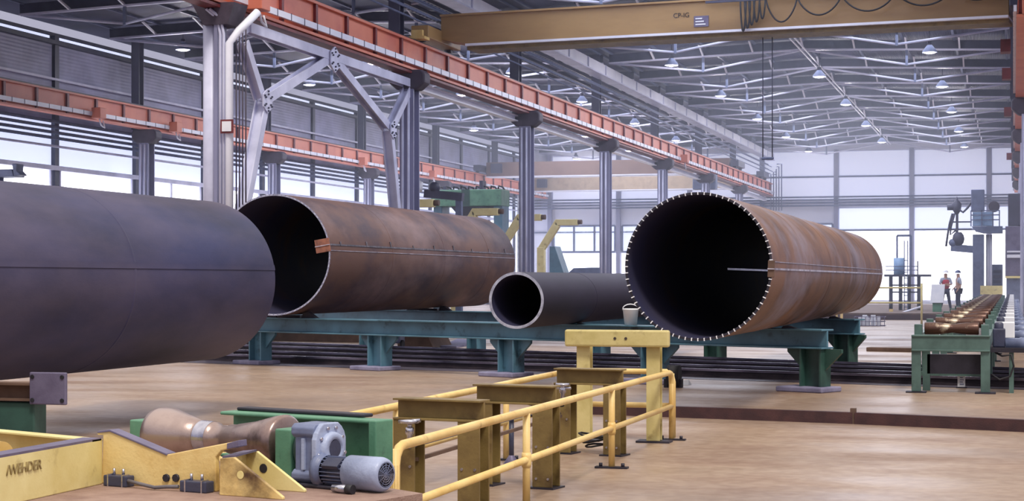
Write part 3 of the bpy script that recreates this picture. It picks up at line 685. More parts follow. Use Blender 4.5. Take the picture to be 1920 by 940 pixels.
solo(MB().prism([Pz(826, 652), Pz(856, 653), Pz(908, 642), Pz(858, 638)], (0, 0, .06)), 'steel_sheet', M['pad'], 'flat pale steel sheet on the floor beside the short brown block', 'steel sheet')
q = Pz(737, 656); t = thing('trolley_motor', 'small blue wheeled motor unit on the floor behind the second rack leg', 'motor', q)
part(MB().box(q.x - .25, q.x + .25, q.y, q.y + .6, .22, .62), 'body', M['motor'], t, bevel=.05)
for dx in (-.3, .24): part(MB().cyl((q.x + dx, q.y + .2, .17), (q.x + dx + .08, q.y + .2, .17), .17, n=16), 'wheel', M['black'], t)
q = PY(2, 325, 74); t = thing('extraction_hood', 'pale blue-grey extraction hood in front of the bright side windows', 'hood', q)
def ex_(u, v): return PY(u, v, 74)
part(MB().prism([ex_(-30, 319), ex_(22, 317), ex_(26, 331), ex_(-30, 333)], (0, 1.0, 0)), 'hood_body', M['haze'], t, bevel=.05)
part(MB().prism([ex_(22, 307), ex_(32, 307), ex_(31, 320), ex_(39, 328), ex_(26, 331)], (0, .6, 0)), 'spout', M['haze'], t, bevel=.03)
part(MB().cyl(ex_(-10, 325) + V((0, .5, 0)), V((ex_(-10, 325).x, 74.5, 0)), .15, n=12), 'stand', M['haze'], t)
p = Pz(1262, 727)
t = thing('rubber_bumper', 'black rubber bumper roller beside the rack leg and railing end', 'bumper', p)
part(MB().cyl(p + V((-.12, 0, .26)), p + V((.16, 0, .26)), .26, n=24), 'roller', M['black'], t)
part(MB().box(p.x - .2, p.x + .22, p.y - .1, p.y + .1, 0, .2), 'bracket', M['darks'], t)
p = Pz(1283, 722)
rg = MB().add([(p.x - .1, p.y - .1, .0), (p.x + .12, p.y - .08, 0), (p.x + .16, p.y + .1, 0), (p.x - .08, p.y + .12, 0), (p.x - .02, p.y, .1), (p.x + .1, p.y + .03, .13)],
              [(0, 1, 4), (1, 5, 4), (1, 2, 5), (2, 3, 5), (3, 4, 5), (3, 0, 4), (0, 3, 2, 1)])
solo(rg, 'rag', M['wbox'], 'crumpled white rag on the floor beside the black bumper', 'rag')

# ------------------------------------------------------------------ stand below dark pipe
gx1 = Pz(86, 0 + 810, .3)
d0 = 23.5; pe = Pd(64, 760, d0)
t = thing('pipe_stand', 'green stand under the huge dark pipe with a grey end plate', 'stand', (pe.x - 1.6, pe.y, 0))
part(MB().box(pe.x - 4.2, pe.x, pe.y, pe.y + .32, 0, .86), 'base_block', M['dgreen'], t, bevel=.02)
part(MB().box(pe.x - 3.6, pe.x - 1.8, pe.y + .04, pe.y + .28, .86, .935), 'saddle', M['darks'], t)
zb = .86
bmx = MB().ibeam((pe.x - 1.5, pe.y + .1, 1.0), (pe.x + .05, pe.y + .1, 1.0), .24, .3, .03, .04); part(bmx, 'cross_beam', M['brown'], t)
pa, pb = PY(57, 700, pe.y - .05), PY(125, 756, pe.y - .05); pa.x -= .05; pb.x -= .02
ep = part(MB().box(pa.x + .05, pb.x + .02, pe.y - .08, pe.y - .02, .84, 1.27), 'end_plate', M['plate'], t, bevel=.015)
for fx in (.09, .91):
    for fz in (.9, 1.21):
        xx = pa.x + .05 + (pb.x - pa.x - .03) * fx; part(MB().cyl((xx, pe.y - .095, fz), (xx, pe.y - .07, fz), .028, n=12), 'bolt_hole', M['black'], ep)

# ------------------------------------------------------------------ railing
RX, BX = -5.12, -6.75
py_ = [14.3, 18.55, 22.8, 27.05]
t = thing('guard_railing', 'low yellow tubular guard railing around the row of steel stands', 'railing', ((RX + BX) / 2, 20.5, 0))
RTOP, RM, rr0 = 1.06, .53, .043
def bend(p, q, r_, n_=5): pass
front = [(RX, py_[0], .0), (RX, py_[0], .9), (RX, py_[0] + .03, .98), (RX, py_[0] + .1, 1.04), (RX, py_[0] + .2, RTOP), (RX, py_[3] - .2, RTOP), (RX, py_[3] - .08, 1.04), (RX, py_[3] - .02, .98), (RX, py_[3], .88), (RX, py_[3], .03)]
part(MB().tube(front, rr0, n=12), 'top_rail', M['yel'], t)
part(MB().tube([(RX, py_[3] + .12, .03), (RX, py_[3] + .12, .9), (RX - .02, py_[3] + .12, .99), (RX - .1, py_[3] + .12, RTOP), (BX + .15, py_[3] + .12, RTOP), (BX + .03, py_[3] + .12, 1.0), (BX, py_[3] + .12, .9), (BX, py_[3] + .12, .03)], rr0, n=12), 'top_rail', M['yel'], t)
part(MB().cyl((RX, py_[3] + .12, RM), (BX, py_[3] + .12, RM), rr0, n=12), 'mid_rail', M['yel'], t)
part(MB().tube([(BX, py_[0], RTOP), (BX, py_[3] - .1, RTOP), (BX, py_[3], 1.0), (BX, py_[3], .03)], rr0, n=12), 'top_rail', M['yel'], t)
part(MB().cyl((RX, py_[0], RM), (RX, py_[3], RM), rr0 * .9, n=12), 'mid_rail', M['yel'], t)
part(MB().cyl((BX, py_[0], RM), (BX, py_[3], RM), rr0 * .9, n=12), 'mid_rail', M['yel'], t)
for x, y in ((RX, py_[0]), (RX, py_[1]), (RX, py_[2]), (RX, py_[3]), (BX, py_[0]), (BX, 18.9), (BX, 23.4), (BX, py_[3])):
    pst = part(MB().cyl((x, y, .02), (x, y, RTOP - .02), rr0, n=12), 'post', M['yel'], t)
    pl_ = part(MB().box(x - .22, x + .22, y - .06, y + .06, 0, .025), 'base_plate', M['darks'], pst)
    for s in (-.15, .15): part(MB().cyl((x + s, y, .02), (x + s, y, .07), .025, n=8), 'anchor_bolt', M['darks'], pst)
    if x == RX and y in (py_[1], py_[2]): part(MB().lathe((x, y, RM - .08), (x, y, RM + .08), [(0, .05), (.04, .056), (.12, .056), (.16, .05)], n=12), 'joint_collar', M['yel'], pst)

# ------------------------------------------------------------------ portals
def portal(u, v, d, wd, top, m, lab, rot=-10, hd=.23, leg=.26, z_end=None):
    c = Pd(u, v, d); t = thing('steel_trestle', lab, 'trestle', (0, 0, 0), 'brown steel trestles inside the railing')
    part(MB().ibeam((-wd / 2, 0, top - hd / 2), (wd / 2, 0, top - hd / 2), hd, .26, .022, .03), 'top_beam', m, t, bevel=.004)
    for s in (-1, 1):
        x = s * (wd / 2 - leg / 2)
        lg = part(MB().ibeam((x, 0, .02), (x, 0, top - hd), .24, leg, .022, .03, up=(0, 1, 0)), 'leg', m, t, bevel=.004)
        part(MB().box(x - .17, x + .17, -.17, .17, 0, .02), 'base_plate', M['darks'], lg)
        bt = MB()
        for q in (-.13, .13):
            for z in (.12, .5): bt.cyl((x + q * .6, -.13, z), (x + q * .6, -.118, z), .016, n=8)
        part(bt, 'bolts', M['chrome'], lg)
    t.location = V((c.x, c.y, 0)) * K; t.rotation_euler.z = math.radians(rot)
    return t
portal(827, 748, 18.8, 1.04, 1.23, M['rust_y'], 'brown steel trestle nearest the gear motor, with a clamp on its left leg')
portal(968, 722, 21.3, 1.06, 1.23, M['rust_y'], 'brown steel trestle in the middle of the three inside the railing')
portal(1106, 690, 25.2, 1.03, 1.23, M['rust_y'], 'brown steel trestle right in front of the tall yellow trestle')
# yellow trestle
c = V((-5.86, 26.55, 0)); t = thing('yellow_trestle', 'tall pale yellow trestle with two bolt holes at the far end of the railing', 'trestle', c)
hb = part(MB().box(c.x - .82, c.x + .82, c.y - .14, c.y - .02, 1.47, 1.73), 'head_plate', M['dyel'], t, bevel=.03)
for dx in (-.02, .15): part(MB().cyl((c.x + dx, c.y - .15, 1.6), (c.x + dx, c.y - .13, 1.6), .022, n=12), 'bolt_hole', M['inkd'], hb)
for s in (-1, 1):
    x = c.x + s * .55
    lg = part(MB().ibeam((x, c.y + .08, .03), (x, c.y + .08, 1.6), .2, .21, .025, .03, up=(0, 1, 0)), 'leg', M['dyel'], t, bevel=.004)
    part(MB().box(x - .26, x + .26, c.y - .08, c.y + .24, 0, .03), 'base_plate', M['darks'], lg)
# clamps, jack, bars, cables
q = Pd(768, 800, 18.55)
t = thing('screw_clamp', 'shiny screw clamp hanging at the left leg of the nearest brown trestle', 'clamp', (q.x, q.y, .83))
part(MB().lathe((q.x, q.y, .78), (q.x, q.y, 1.1), [(0, .03), (.08, .03), (.1, .045), (.16, .045), (.17, .025), (.2, .025), (.21, .1), (.24, .11), (.25, .02)], n=14), 'screw', M['chrome'], t)
part(MB().cyl((q.x - .12, q.y, 1.0), (q.x + .12, q.y, 1.02), .02, n=8), 'tommy_bar', M['chrome'], t)
q = Pd(1055, 728, 24.7)
t = thing('screw_clamp', 'shiny screw clamp on the trestle in front of the yellow one', 'clamp', (q.x, q.y, .9))
part(MB().lathe((q.x, q.y, .8), (q.x, q.y, 1.1), [(0, .03), (.1, .03), (.12, .05), (.18, .05), (.2, .03), (.22, .11), (.25, .1)], n=14), 'screw', M['chrome'], t)
part(MB().cyl((q.x - .12, q.y, .98), (q.x + .12, q.y, .98), .02, n=8), 'tommy_bar', M['chrome'], t)
q = Pz(959, 872)
t = thing('jack_post', 'thin dark steel jack post standing between the trestles', 'jack', q)
part(MB().cyl(q, q + V((0, 0, .62)), .035, n=12), 'post', M['motord'], t)
part(MB().lathe(q, q + V((0, 0, 1)), [(0, .11), (.02, .11), (.12, .04), (.13, .035)], n=14), 'foot', M['plate'], t)
part(MB().lathe(q + V((0, 0, .62)), q + V((0, 0, 1)), [(0, .03), (.03, .1), (.05, .1), (.06, .03)], n=14), 'head', M['chrome'], t)
solo(MB().beam((-6.22, 17.8, .72), (-6.22, 24.4, .72), .05, .05), 'steel_bar', M['cable'], 'grey bar running between the left legs of the trestles, upper one', 'bar')
solo(MB().beam((-6.2, 18.0, .56), (-6.2, 24.3, .56), .04, .04), 'steel_bar', M['brown'], 'brown bar running between the left legs of the trestles, lower one', 'bar')
for (u, v, lab) in ((1125, 770, 'loose dark cable coil on the floor behind the brown trestles'), (960, 775, 'dark cable coil hanging behind the middle brown trestle')):
    q = Pd(u, v, 25.6 if u > 1000 else 24.5); q.x += 0 if u > 1000 else .45; pts = []
    z0 = .05 if u > 1000 else .6
    for i in range(40):
        a = i * .5; pts.append((q.x + math.cos(a) * (.18 + .004 * i), q.y + math.sin(a) * (.2 + .003 * i), z0 + .006 * i + .03 * math.sin(a * 1.7)))
    solo(MB().tube(pts, .015, n=6), 'cable_coil', M['black'], lab, 'cable')

# ------------------------------------------------------------------ foreground platform, roller, gear motor
PZ0 = .92
Lp, Rp = Pd(297, 814, 14.78), Pd(538, 831, 13.95)
ex = (Rp - Lp); ex.z = 0; RL_ = ex.length; ex.normalize(); ey = V((-ex.y, ex.x, 0)); AX = Lp.z
def asol(u, b):   # how far along the roller axis a picture column is met, at depth offset b
    d = ray(u, 0); n_ = V((d.y, -d.x, 0)); p = V((Lp.x, Lp.y, 0)) + ey * b; return -p.dot(n_) / ex.dot(n_)
def W(a, b, z): q = Lp + ex * a + ey * b; return V((q.x, q.y, z))
mot_end = asol(756, -.35)
struct(MB().prism([W(-7, -7, 0), W(mot_end, -7, 0), W(mot_end, -.12, 0), W(asol(728, 0), 0, 0), W(asol(722, .72), .72, 0), W(-.5, .72, 0), W(-7, .3, 0)], (0, 0, PZ0)), 'floor_platform', M['plinth'], 'dusty raised platform under the yellow cradle and gear motor')
rs = thing('driven_roller', 'hourglass steel roller in green blocks with a blue-grey gear motor', 'roller', W(RL_ / 2, 0, PZ0))
k = RL_
prof = [(0, .02), (0, .19), (.012, .222), (.06, .226), (.12 * k, .218), (.24 * k, .172), (.33 * k, .138), (.335 * k, .125), (.355 * k, .125), (.36 * k, .136), (.46 * k, .132), (.465 * k, .118), (.5 * k, .108), (.58 * k, .108), (.585 * k, .12), (.64 * k, .122), (.645 * k, .128), (.78 * k, .158), (.93 * k, .212), (.985 * k, .224), (k, .2), (k, .02)]
rol = part(MB().lathe(W(0, 0, AX), W(k, 0, AX), prof, n=64, caps=False), 'roller', M['steel'], rs)
part(MB().lathe(W(.36 * k, 0, AX), W(k, 0, AX), [(.0, .1385), (.09 * k, .1345)], n=48, caps=False), 'collar', M['chrome'], rol)
part(MB().cyl(W(-.12, 0, AX), W(k + .4, 0, AX), .05, n=20), 'shaft', M['chrome'], rs)
def lbox(a0, a1, b0, b1, z0, z1, nm, m, par, bevel=.012, label=None):
    return part(MB().hexa([W(a0, b0, z0), W(a1, b0, z0), W(a1, b1, z0), W(a0, b1, z0), W(a0, b0, z1), W(a1, b0, z1), W(a1, b1, z1), W(a0, b1, z1)]), nm, m, par, label, bevel)
lbox(-.2, -.04, -.14, .14, PZ0, AX + .12, 'bearing_block', M['green'], rs)
lbox(k + .09, k + .26, -.24, .2, PZ0, AX + .135, 'bearing_block', M['green'], rs)
lbox(k + .06, k + .3, -.26, .24, PZ0, PZ0 + .02, 'foot_plate', M['dgreen'], rs)
fl = part(MB().lathe(W(k + .25, -.02, AX - .02), W(k + .6, -.02, AX - .02), [(0, .02), (0, .2), (.03, .21), (.05, .2), (.06, .14), (.07, .14)], n=32, caps=False), 'flange', M['dgreen'], rs)
g0 = k + .36; GB = -.17
W0 = W
def W(a, b, z): return W0(a, b + GB, z)
gm = thing('gear_motor', 'blue-grey gear motor with ribbed motor and round fan grille', 'gear motor', W(g0 + .2, 0, PZ0))
# gearbox
gbx = MB()
def oct_(a0, a1, b0, b1, z0, z1, ch):
    poly = [(b0 + ch, z0), (b1 - ch, z0), (b1, z0 + ch), (b1, z1 - ch), (b1 - ch, z1), (b0 + ch, z1), (b0, z1 - ch), (b0, z0 + ch)]
    return [W(a0, b, z) for b, z in poly]
gbx.prism(oct_(0, 0, -.14, .14, 0, 0, 0)[:0] or oct_(g0, g0, -.135, .135, PZ0 + .03, PZ0 + .47, .05), ex * .19)
bx_ = part(gbx, 'gearbox', M['motor'], gm, bevel=.012)
part(MB().prism(oct_(g0 - .02, g0, -.16, .16, PZ0 + .37, PZ0 + .48, .03), ex * .23), 'top_cap', M['motor'], bx_, bevel=.01)
part(MB().prism(oct_(g0 - .02, g0, -.16, .16, PZ0 + .03, PZ0 + .13, .03), ex * .23), 'bottom_cap', M['motor'], bx_, bevel=.01)
rb = MB()
for b_ in (-.142,): rb.hexa([W(g0 + .08, b_ - .012, PZ0 + .13), W(g0 + .11, b_ - .012, PZ0 + .13), W(g0 + .11, b_ + .02, PZ0 + .13), W(g0 + .08, b_ + .02, PZ0 + .13), W(g0 + .08, b_ - .012, PZ0 + .37), W(g0 + .11, b_ - .012, PZ0 + .37), W(g0 + .11, b_ + .02, PZ0 + .37), W(g0 + .08, b_ + .02, PZ0 + .37)])
part(rb, 'rib', M['motorl'], bx_)
fp = []
for i in range(28):
    a = 2 * math.pi * i / 28; z_ = PZ0 + .25 + .235 * max(-1, min(1, 1.12 * math.sin(a))); b_ = .175 * max(-1, min(1, 1.15 * math.cos(a))); fp.append((b_, z_))
g1 = g0 + .2
cov = part(MB().prism([W(g1, b_, z_) for b_, z_ in fp], ex * .05), 'cover', M['motorl'], gm, bevel=.01)
bz = PZ0 + .29
part(MB().lathe(W(g1 + .05, 0, bz), W(g1 + 1, 0, bz), [(0, .13), (.03, .125), (.04, .11), (.045, .075), (.02, .07), (.02, .01)], n=32, caps=False), 'bearing_cover', M['motorl'], cov)
part(MB().cyl(W(g1 + .07, 0, bz), W(g1 + .09, 0, bz), .066, n=24), 'shaft_cap', M['motord'], cov)
bt = MB()
for i in range(10):
    a = 2 * math.pi * i / 10; bt.cyl(W(g1 + .04, .15 * math.cos(a), PZ0 + .25 + .205 * math.sin(a)), W(g1 + .065, .15 * math.cos(a), PZ0 + .25 + .205 * math.sin(a)), .014, n=6)
part(bt, 'bolts', M['chrome'], cov)
mz = PZ0 + .135; mb_ = -.1
part(MB().lathe(W(g1 + .03, mb_, mz), W(g1 + 1, mb_, mz), [(0, .02), (0, .135), (.05, .135), (.06, .115), (.08, .115)], n=32, caps=False), 'motor_flange', M['motor'], gm)
mo = part(MB().lathe(W(g1 + .1, mb_, mz), W(g1 + 1, mb_, mz), [(0, .02), (0, .098), (.24, .098), (.24, .02)], n=32, caps=False), 'motor_body', M['motord'], gm)
fn_ = MB()
for i in range(22):
    a = 2 * math.pi * i / 22; cc, ss = math.cos(a), math.sin(a)
    fn_.beam(W(g1 + .11, mb_ + cc * .1, mz + ss * .1), W(g1 + .33, mb_ + cc * .1, mz + ss * .1), .006, .024, up=ey * cc + V((0, 0, ss)))
part(fn_, 'cooling_fins', M['motor'], mo)
part(MB().hexa([W(g1 + .14, mb_ - .13, mz + .05), W(g1 + .3, mb_ - .13, mz + .05), W(g1 + .3, mb_ - .05, mz + .11), W(g1 + .14, mb_ - .05, mz + .11), W(g1 + .14, mb_ - .11, mz + .02), W(g1 + .3, mb_ - .11, mz + .02), W(g1 + .3, mb_, mz + .06), W(g1 + .14, mb_, mz + .06)]), 'terminal_box', M['motord'], mo, bevel=.006)
fc = part(MB().lathe(W(g1 + .33, mb_, mz), W(g1 + 1, mb_, mz), [(0, .05), (0, .128), (.29, .13), (.32, .122), (.34, .105), (.34, .095)], n=40, caps=False), 'fan_cover', M['motorl'], gm)
gr_ = MB().cyl(W(g1 + .655, mb_, mz), W(g1 + .66, mb_, mz), .1, n=30)
part(gr_, 'fan_recess', M['black'], fc)
gr_ = MB()
for rr_ in (.02, .037, .054, .072, .09):
    gr_.tube([W(g1 + .668, mb_ + math.cos(2 * math.pi * i / 24) * rr_, mz + math.sin(2 * math.pi * i / 24) * rr_) for i in range(25)], .0035, n=5)
for i in range(6):
    a = math.pi * i / 6; gr_.cyl(W(g1 + .668, mb_ + math.cos(a) * .086, mz + math.sin(a) * .086), W(g1 + .668, mb_ - math.cos(a) * .086, mz - math.sin(a) * .086), .0035, n=5)
part(gr_, 'grille', M['motor'], fc)
lbox(g0 - .05, g0 + .5, -.19, .12, PZ0, PZ0 + .03, 'base_plate', M['darks'], gm)
# connector plug near the motor
t = thing('cable_plug', 'shiny cable plug lying on the platform below the motor fan grille', 'plug', W(g1 + .42, -.28, PZ0))
part(MB().cyl(W(g1 + .33, -.3, PZ0 + .035), W(g1 + .46, -.3, PZ0 + .035), .03, n=14), 'plug_body', M['chrome'], t)
part(MB().cyl(W(g1 + .46, -.3, PZ0 + .035), W(g1 + .52, -.3, PZ0 + .035), .036, n=14), 'collar', M['black'], t)
W = W0
# green channel behind
b0 = .55; c0_, c1_ = asol(456, b0), asol(704, b0 - .1)
ch = thing('green_channel', 'green steel channel frame standing behind the hourglass roller', 'channel', W((c0_ + c1_) / 2, .6, PZ0))
lbox(c0_ - .12, c1_, b0, b0 + .03, 1.0, AX + .15, 'web', M['green'], ch)
lbox(c0_ - .12, c1_, b0 - .16, b0 + .03, AX + .15, AX + .18, 'flange', M['green'], ch)
lbox(c0_ - .12, c1_, b0 - .16, b0 + .03, 1.0, 1.03, 'flange', M['green'], ch)
lbox(c1_ - .01, c1_ + .07, b0 - .18, b0 + .04, 1.0, AX + .18, 'end_post', M['green'], ch)
lbox(c0_ + .1, c1_ - .4, b0 - .1, b0 + .02, PZ0, 1.0, 'foot', M['dgreen'], ch)
lbox(c0_ - .06, c1_ - .2, b0 - .02, b0 + .12, AX + .18, AX + .21, 'cover_strip', M['darks'], ch)
# yellow V cradle
a0, a1 = Pz(190, 907, PZ0), Pz(405, 923, PZ0)
cd_ = (a1 - a0).normalized(); cn_ = V((-cd_.y, cd_.x, 0))
def onp(u, v, off=0):   # point on the plate's front plane
    d = ray(u, v); o = V((0, 0, EYE)); t_ = (a0 + cn_ * off - o).dot(cn_) / d.dot(cn_); return o + d * t_
cr_ = thing('pipe_cradle', 'yellow V-shaped pipe cradle plate with sloping gussets and oil stains', 'cradle', (a0 + a1) / 2)
def onpz(u, v): q = onp(u, v); q.z = max(q.z, PZ0); return q
vp = part(MB().prism([onp(193, 816), onp(182, 816), onp(182, 809), onp(205, 808), onp(312, 853), onp(446, 827), onp(448, 838), onp(414, 846), onp(404, 858)] + [V((q.x, q.y, PZ0)) for q in (a1, a0)], cn_ * .05), 'v_plate', M['grime'], cr_, bevel=.008)
part(MB().prism([onp(182, 809, -.01), onp(205, 806, -.01), onp(312, 851, -.01), onp(312, 855, -.01), onp(205, 810, -.01), onp(182, 813, -.01)], cn_ * .11), 'wear_strip', M['plate'], cr_, 'grey worn strip along the left arm', bevel=.004)
part(MB().prism([onp(425, 832, -.01), onp(447, 826, -.01), onp(448, 838, -.01), onp(425, 843, -.01)], cn_ * .1), 'tip_block', M['plate'], cr_, bevel=.004)
H1, T1, T2 = Pz(411, 929, PZ0), Pz(530, 938, PZ0), Pz(571, 924, PZ0)
gd_ = (T1 - H1).normalized(); gn_ = V((-gd_.y, gd_.x, 0)); of = T2 - T1
def ong(u, v):
    d = ray(u, v); o = V((0, 0, EYE)); t_ = (H1 - o).dot(gn_) / d.dot(gn_); return o + d * t_
K1, K2 = ong(412, 860), ong(438, 858)
fgp = part(MB().prism([K1, K2, T1 + V((0, 0, .02)), T1, H1], gn_ * .03), 'gusset', M['grime'], cr_, bevel=.006)
bk = part(MB().prism([K1 + of, K2 + of, T2 + V((0, 0, .02)), T2, H1 + of], gn_ * .03), 'gusset', M['yelp'], cr_, bevel=.006)
part(MB().prism([K1 + gn_ * .03, K2 + gn_ * .03, K2 + of, K1 + of], (0, 0, .015)), 'top_plate', M['plate'], cr_)
part(MB().prism([H1 + gn_ * .03, K1 + gn_ * .03, K1 + of, H1 + of], gd_ * .03), 'web_plate', M['yelp'], cr_)
qa = ong(451, 891) - gn_ * .004; part(MB().cyl(qa, qa + gn_ * .01, .03, n=20), 'hole', M['yelp'], fgp)
qb = ong(451, 891) + of - gn_ * .004; part(MB().cyl(qb, qb + gn_ * .01, .035, n=20), 'hole', M['black'], bk)
# oil stain blotches are in the paint; bolts
h = MB()
for u in (310, 328): q = onp(u, 897, -.02); h.cyl(q, q + cn_ * .03, .03, n=8)
part(h, 'bolts', M['darks'], vp)
for (u0, u1, v0, v1, lab) in ((193, 236, 887, 906, 'small dark blue metal connector box at the corner of the yellow frame'), (336, 386, 903, 922, 'small dark blue metal connector box at the right foot of the yellow cradle')):
    p0 = onp(u0, v0, -.12); p1 = onp(u1, v0, -.12); hh = .085
    p0.z = p1.z = PZ0
    t = thing('connector_box', lab, 'connector box', (p0 + p1) / 2)
    part(MB().prism([p0, p1, p1 + V((0, 0, hh)), p0 + V((0, 0, hh))], cn_ * .1), 'body', M['motord'], t, bevel=.01)
    for f_ in (.2, .82): q = p0.lerp(p1, f_); part(MB().prism([q - cn_ * .006, q + cd_ * .012 - cn_ * .006, q + cd_ * .012 - cn_ * .006 + V((0, 0, hh + .01)), q - cn_ * .006 + V((0, 0, hh + .01))], cn_ * .08), 'clip', M['chrome'], t)
    for f_ in (.3, .7): q = p0.lerp(p1, f_) + cn_ * .05; part(MB().cyl(q + V((0, 0, hh)), q + V((0, 0, hh + .05)), .012, n=8), 'screw', M['chrome'], t)
q0, q1, q2 = onp(240, 900, -.1), onp(290, 905, -.14), onp(335, 915, -.1)
solo(MB().tube([V((q0.x, q0.y, PZ0 + .05)), V((q0.lerp(q1, .5).x, q0.lerp(q1, .5).y, PZ0 + .035)), V((q1.x, q1.y, PZ0 + .02)), V((q1.lerp(q2, .5).x, q1.lerp(q2, .5).y, PZ0 + .03)), V((q2.x, q2.y, PZ0 + .035))], .014), 'sensor_cable', M['cable'], 'grey cable between the two small connector boxes on the platform', 'cable')
# yellow channel frame at the corner
fx, fy = -6.77, 12.2
t = thing('welded_channel', 'pale yellow welded steel frame with faded lettering beside the V cradle', 'frame', (fx - .8, 10, PZ0))
sd = part(MB().box(fx - .05, fx, 5.5, fy, PZ0, 1.27), 'side_plate', M['yelp'], t, bevel=.008)
part(MB().box(fx - .16, fx, 5.5, fy, 1.262, 1.28), 'top_strip', M['plate'], t, 'worn grey strip on the top edge')
bd = V((-1.26, .55, 0)).normalized(); c0v = V((fx, fy, PZ0))
part(MB().prism([c0v, c0v + bd * 4.5, c0v + bd * 4.5 + V((0, 0, .35)), c0v + V((0, 0, .35))], V((-.02, .05, 0))), 'back_plate', M['yelp'], t, bevel=.006)
part(MB().prism([c0v + V((0, 0, .34)), c0v + bd * 4.5 + V((0, 0, .34)), c0v + bd * 4.5 + V((0, -.14, .34)), c0v + V((0, -.14, .34))], V((0, 0, .012))), 'top_lip', M['yelp'], t)
text('/WEHDER', (fx + .002, 10.86, 1.13), (0, 1, .0), (0, 0, 1), .105, M['ink'], sd)
p = Pd(20, 850, 12.6)
t = thing('grey_tube', 'dark grey curved tube lying inside the yellow frame', 'tube', (fx - .9, fy - .9, PZ0))
part(MB().cyl((fx - 2.7, fy - .15, 1.15), (fx - .45, fy - 1.05, 1.15), .17, n=40), 'tube_body', M['plate'], t)
part(MB().cyl((fx - .45, fy - 1.05, 1.15), (fx - .42, fy - 1.062, 1.15), .13, n=30), 'end_cap', M['darks'], t)
solo(MB().cyl((fx - 2.3, fy + .25, 1.12), (fx - .75, fy - .2, 1.12), .13, n=32), 'yellow_tube', M['yel'], 'yellow tube with sooty end inside the yellow frame', 'tube')

# ------------------------------------------------------------------ roller conveyor
cxl, cxr, cy0, cy1 = -2.17, -.49, 39.9, 122
cv = thing('roller_conveyor', 'long green roller conveyor with brown hourglass rollers running to the far wall', 'conveyor', ((cxl + cxr) / 2, cy0, 0))
part(MB().box(cxl, cxr, cy0, cy0 + .2, .94, 1.26).box(cxl, cxr, cy0 - .03, cy0 + .23, 1.24, 1.28).box(cxl, cxr, cy0 - .03, cy0 + .23, .92, .96), 'front_beam', M['convg'], cv, bevel=.01)
for x in (cxl, cxr - .14): part(MB().box(x, x + .14, cy0 + .2, cy1, .94, 1.26), 'side_beam', M['convg'], cv)
for i in range(15):
    y = cy0 + .02 + i * 5.7 + (0 if i == 0 else -1.2)
    for x in (cxl, cxr - .2):
        lg = part(MB().box(x, x + .2, y, y + .2, .03, .94), 'leg', M['convg'], cv, bevel=.01)
        part(MB().box(x - .12, x + .32, y - .1, y + .3, 0, .03), 'base_plate', M['darks'], lg)
part(MB().box(cxl + .2, cxl + .36, cy0 + .9, cy0 + 1.1, 0, .94), 'leg', M['convg'], cv)
part(MB().box(cxl + .3, cxr - .2, cy0 + .9, cy0 + 1.1, .38, .82), 'cross_panel', M['darks'], cv)
part(MB().box(cxl + .1, cxr - .1, cy0 + 1.9, cy0 + 2.0, .28, .38), 'tie_bar', M['convg'], cv)
rp0 = [(0, .02), (0, .13), (.02, .14), (.3, .135), (.5, .112), (.6, .1), (.62, .1), (.72, .112), (.92, .135), (1.16, .14), (1.18, .13), (1.18, .02)]
first = None
wvm = M['steel']
M['rollb'] = mat('brown_roller', '5e4238', '4a342e', rough=.35, metal=.4, scale=3, c3='c8b8a0', s3=3.2, lo3=.52, hi3=.62)
for i in range(15):
    y = cy0 + .75 + 5.7 * i
    if i == 0:
        r_ = part(MB().lathe((cxl + .25, y, 1.41), (cxr, y, 1.41), rp0, n=28, caps=False), 'roller', M['rollb'], cv)
        bl = [part(MB().box(x, x + .17, y - .16, y + .16, 1.26, 1.5), 'bearing_block', M['convg'], cv, bevel=.01) for x in (cxl + .03, cxr - .2)]
        gx = cxr + .02
        d_ = part(MB().box(gx + .03, gx + .3, y - .16, y + .16, 1.0, 1.42), 'drive_unit', M['motord'], cv, bevel=.03)
        sub = [part(MB().lathe((gx + .3, y - .05, 1.08), (gx + 1, y - .05, 1.08), [(0, .02), (0, .13), (.3, .13), (.31, .145), (.5, .145), (.52, .12), (.52, .02)], n=20, caps=False), 'motor', M['motor'], d_),
               part(MB().lathe((gx + .16, y - .02, 1.42), (gx + .16, y - .02, 2), [(0, .1), (.1, .1), (.14, .07), (.14, .01)], n=16, caps=False), 'brake', M['motord'], d_)]
        wb = part(MB().box(gx + .06, gx + .5, y + 1.6, y + 2.1, 1.15, 1.52), 'control_box', M['wbox'], cv, bevel=.02)
        protos = [r_] + bl + [d_, wb]
    else:
        for o in protos:
            c = o.copy(); C.objects.link(c); c.parent = cv; c.location = (0, 5.7 * i * K, 0)
            for s_ in o.children:
                c2_ = s_.copy(); C.objects.link(c2_); c2_.parent = c
part(MB().box(cxr, cxr + .75, cy0 + .3, cy1, .9, 1.0), 'drive_shelf', M['darks'], cv)
part(MB().box(cxr + .4, cxr + .5, cy0 + .4, cy0 + .6, .0, .9), 'leg', M['convg'], cv)
part(MB().tube([(cxr + .1, cy0 + .4, .9), (cxr + .25, cy0 + .35, .82), (cxr + .45, cy0 + .3, .85), (cxr + .5, cy0 + .3, .6), (cxr + .42, cy0 + .3, .38), (cxr + .2, cy0 + .3, .3), (cxr + .02, cy0 + .3, .42)], .022), 'hose', M['black'], cv)
p = Pz(1803, 728)
t = thing('notice_plate', 'small white notice plate standing on the floor under the conveyor front', 'notice', p)
part(MB().box(p.x - .09, p.x + .08, p.y - .02, p.y + .02, .03, .36), 'panel', M['wbox'], t)
q = MB()
for j in range(5): q.box(p.x - .04, p.x + .05 - .02 * (j % 2), p.y - .03, p.y - .02, .08 + j * .05, .1 + j * .05)
part(q, 'print', M['haze'], t)
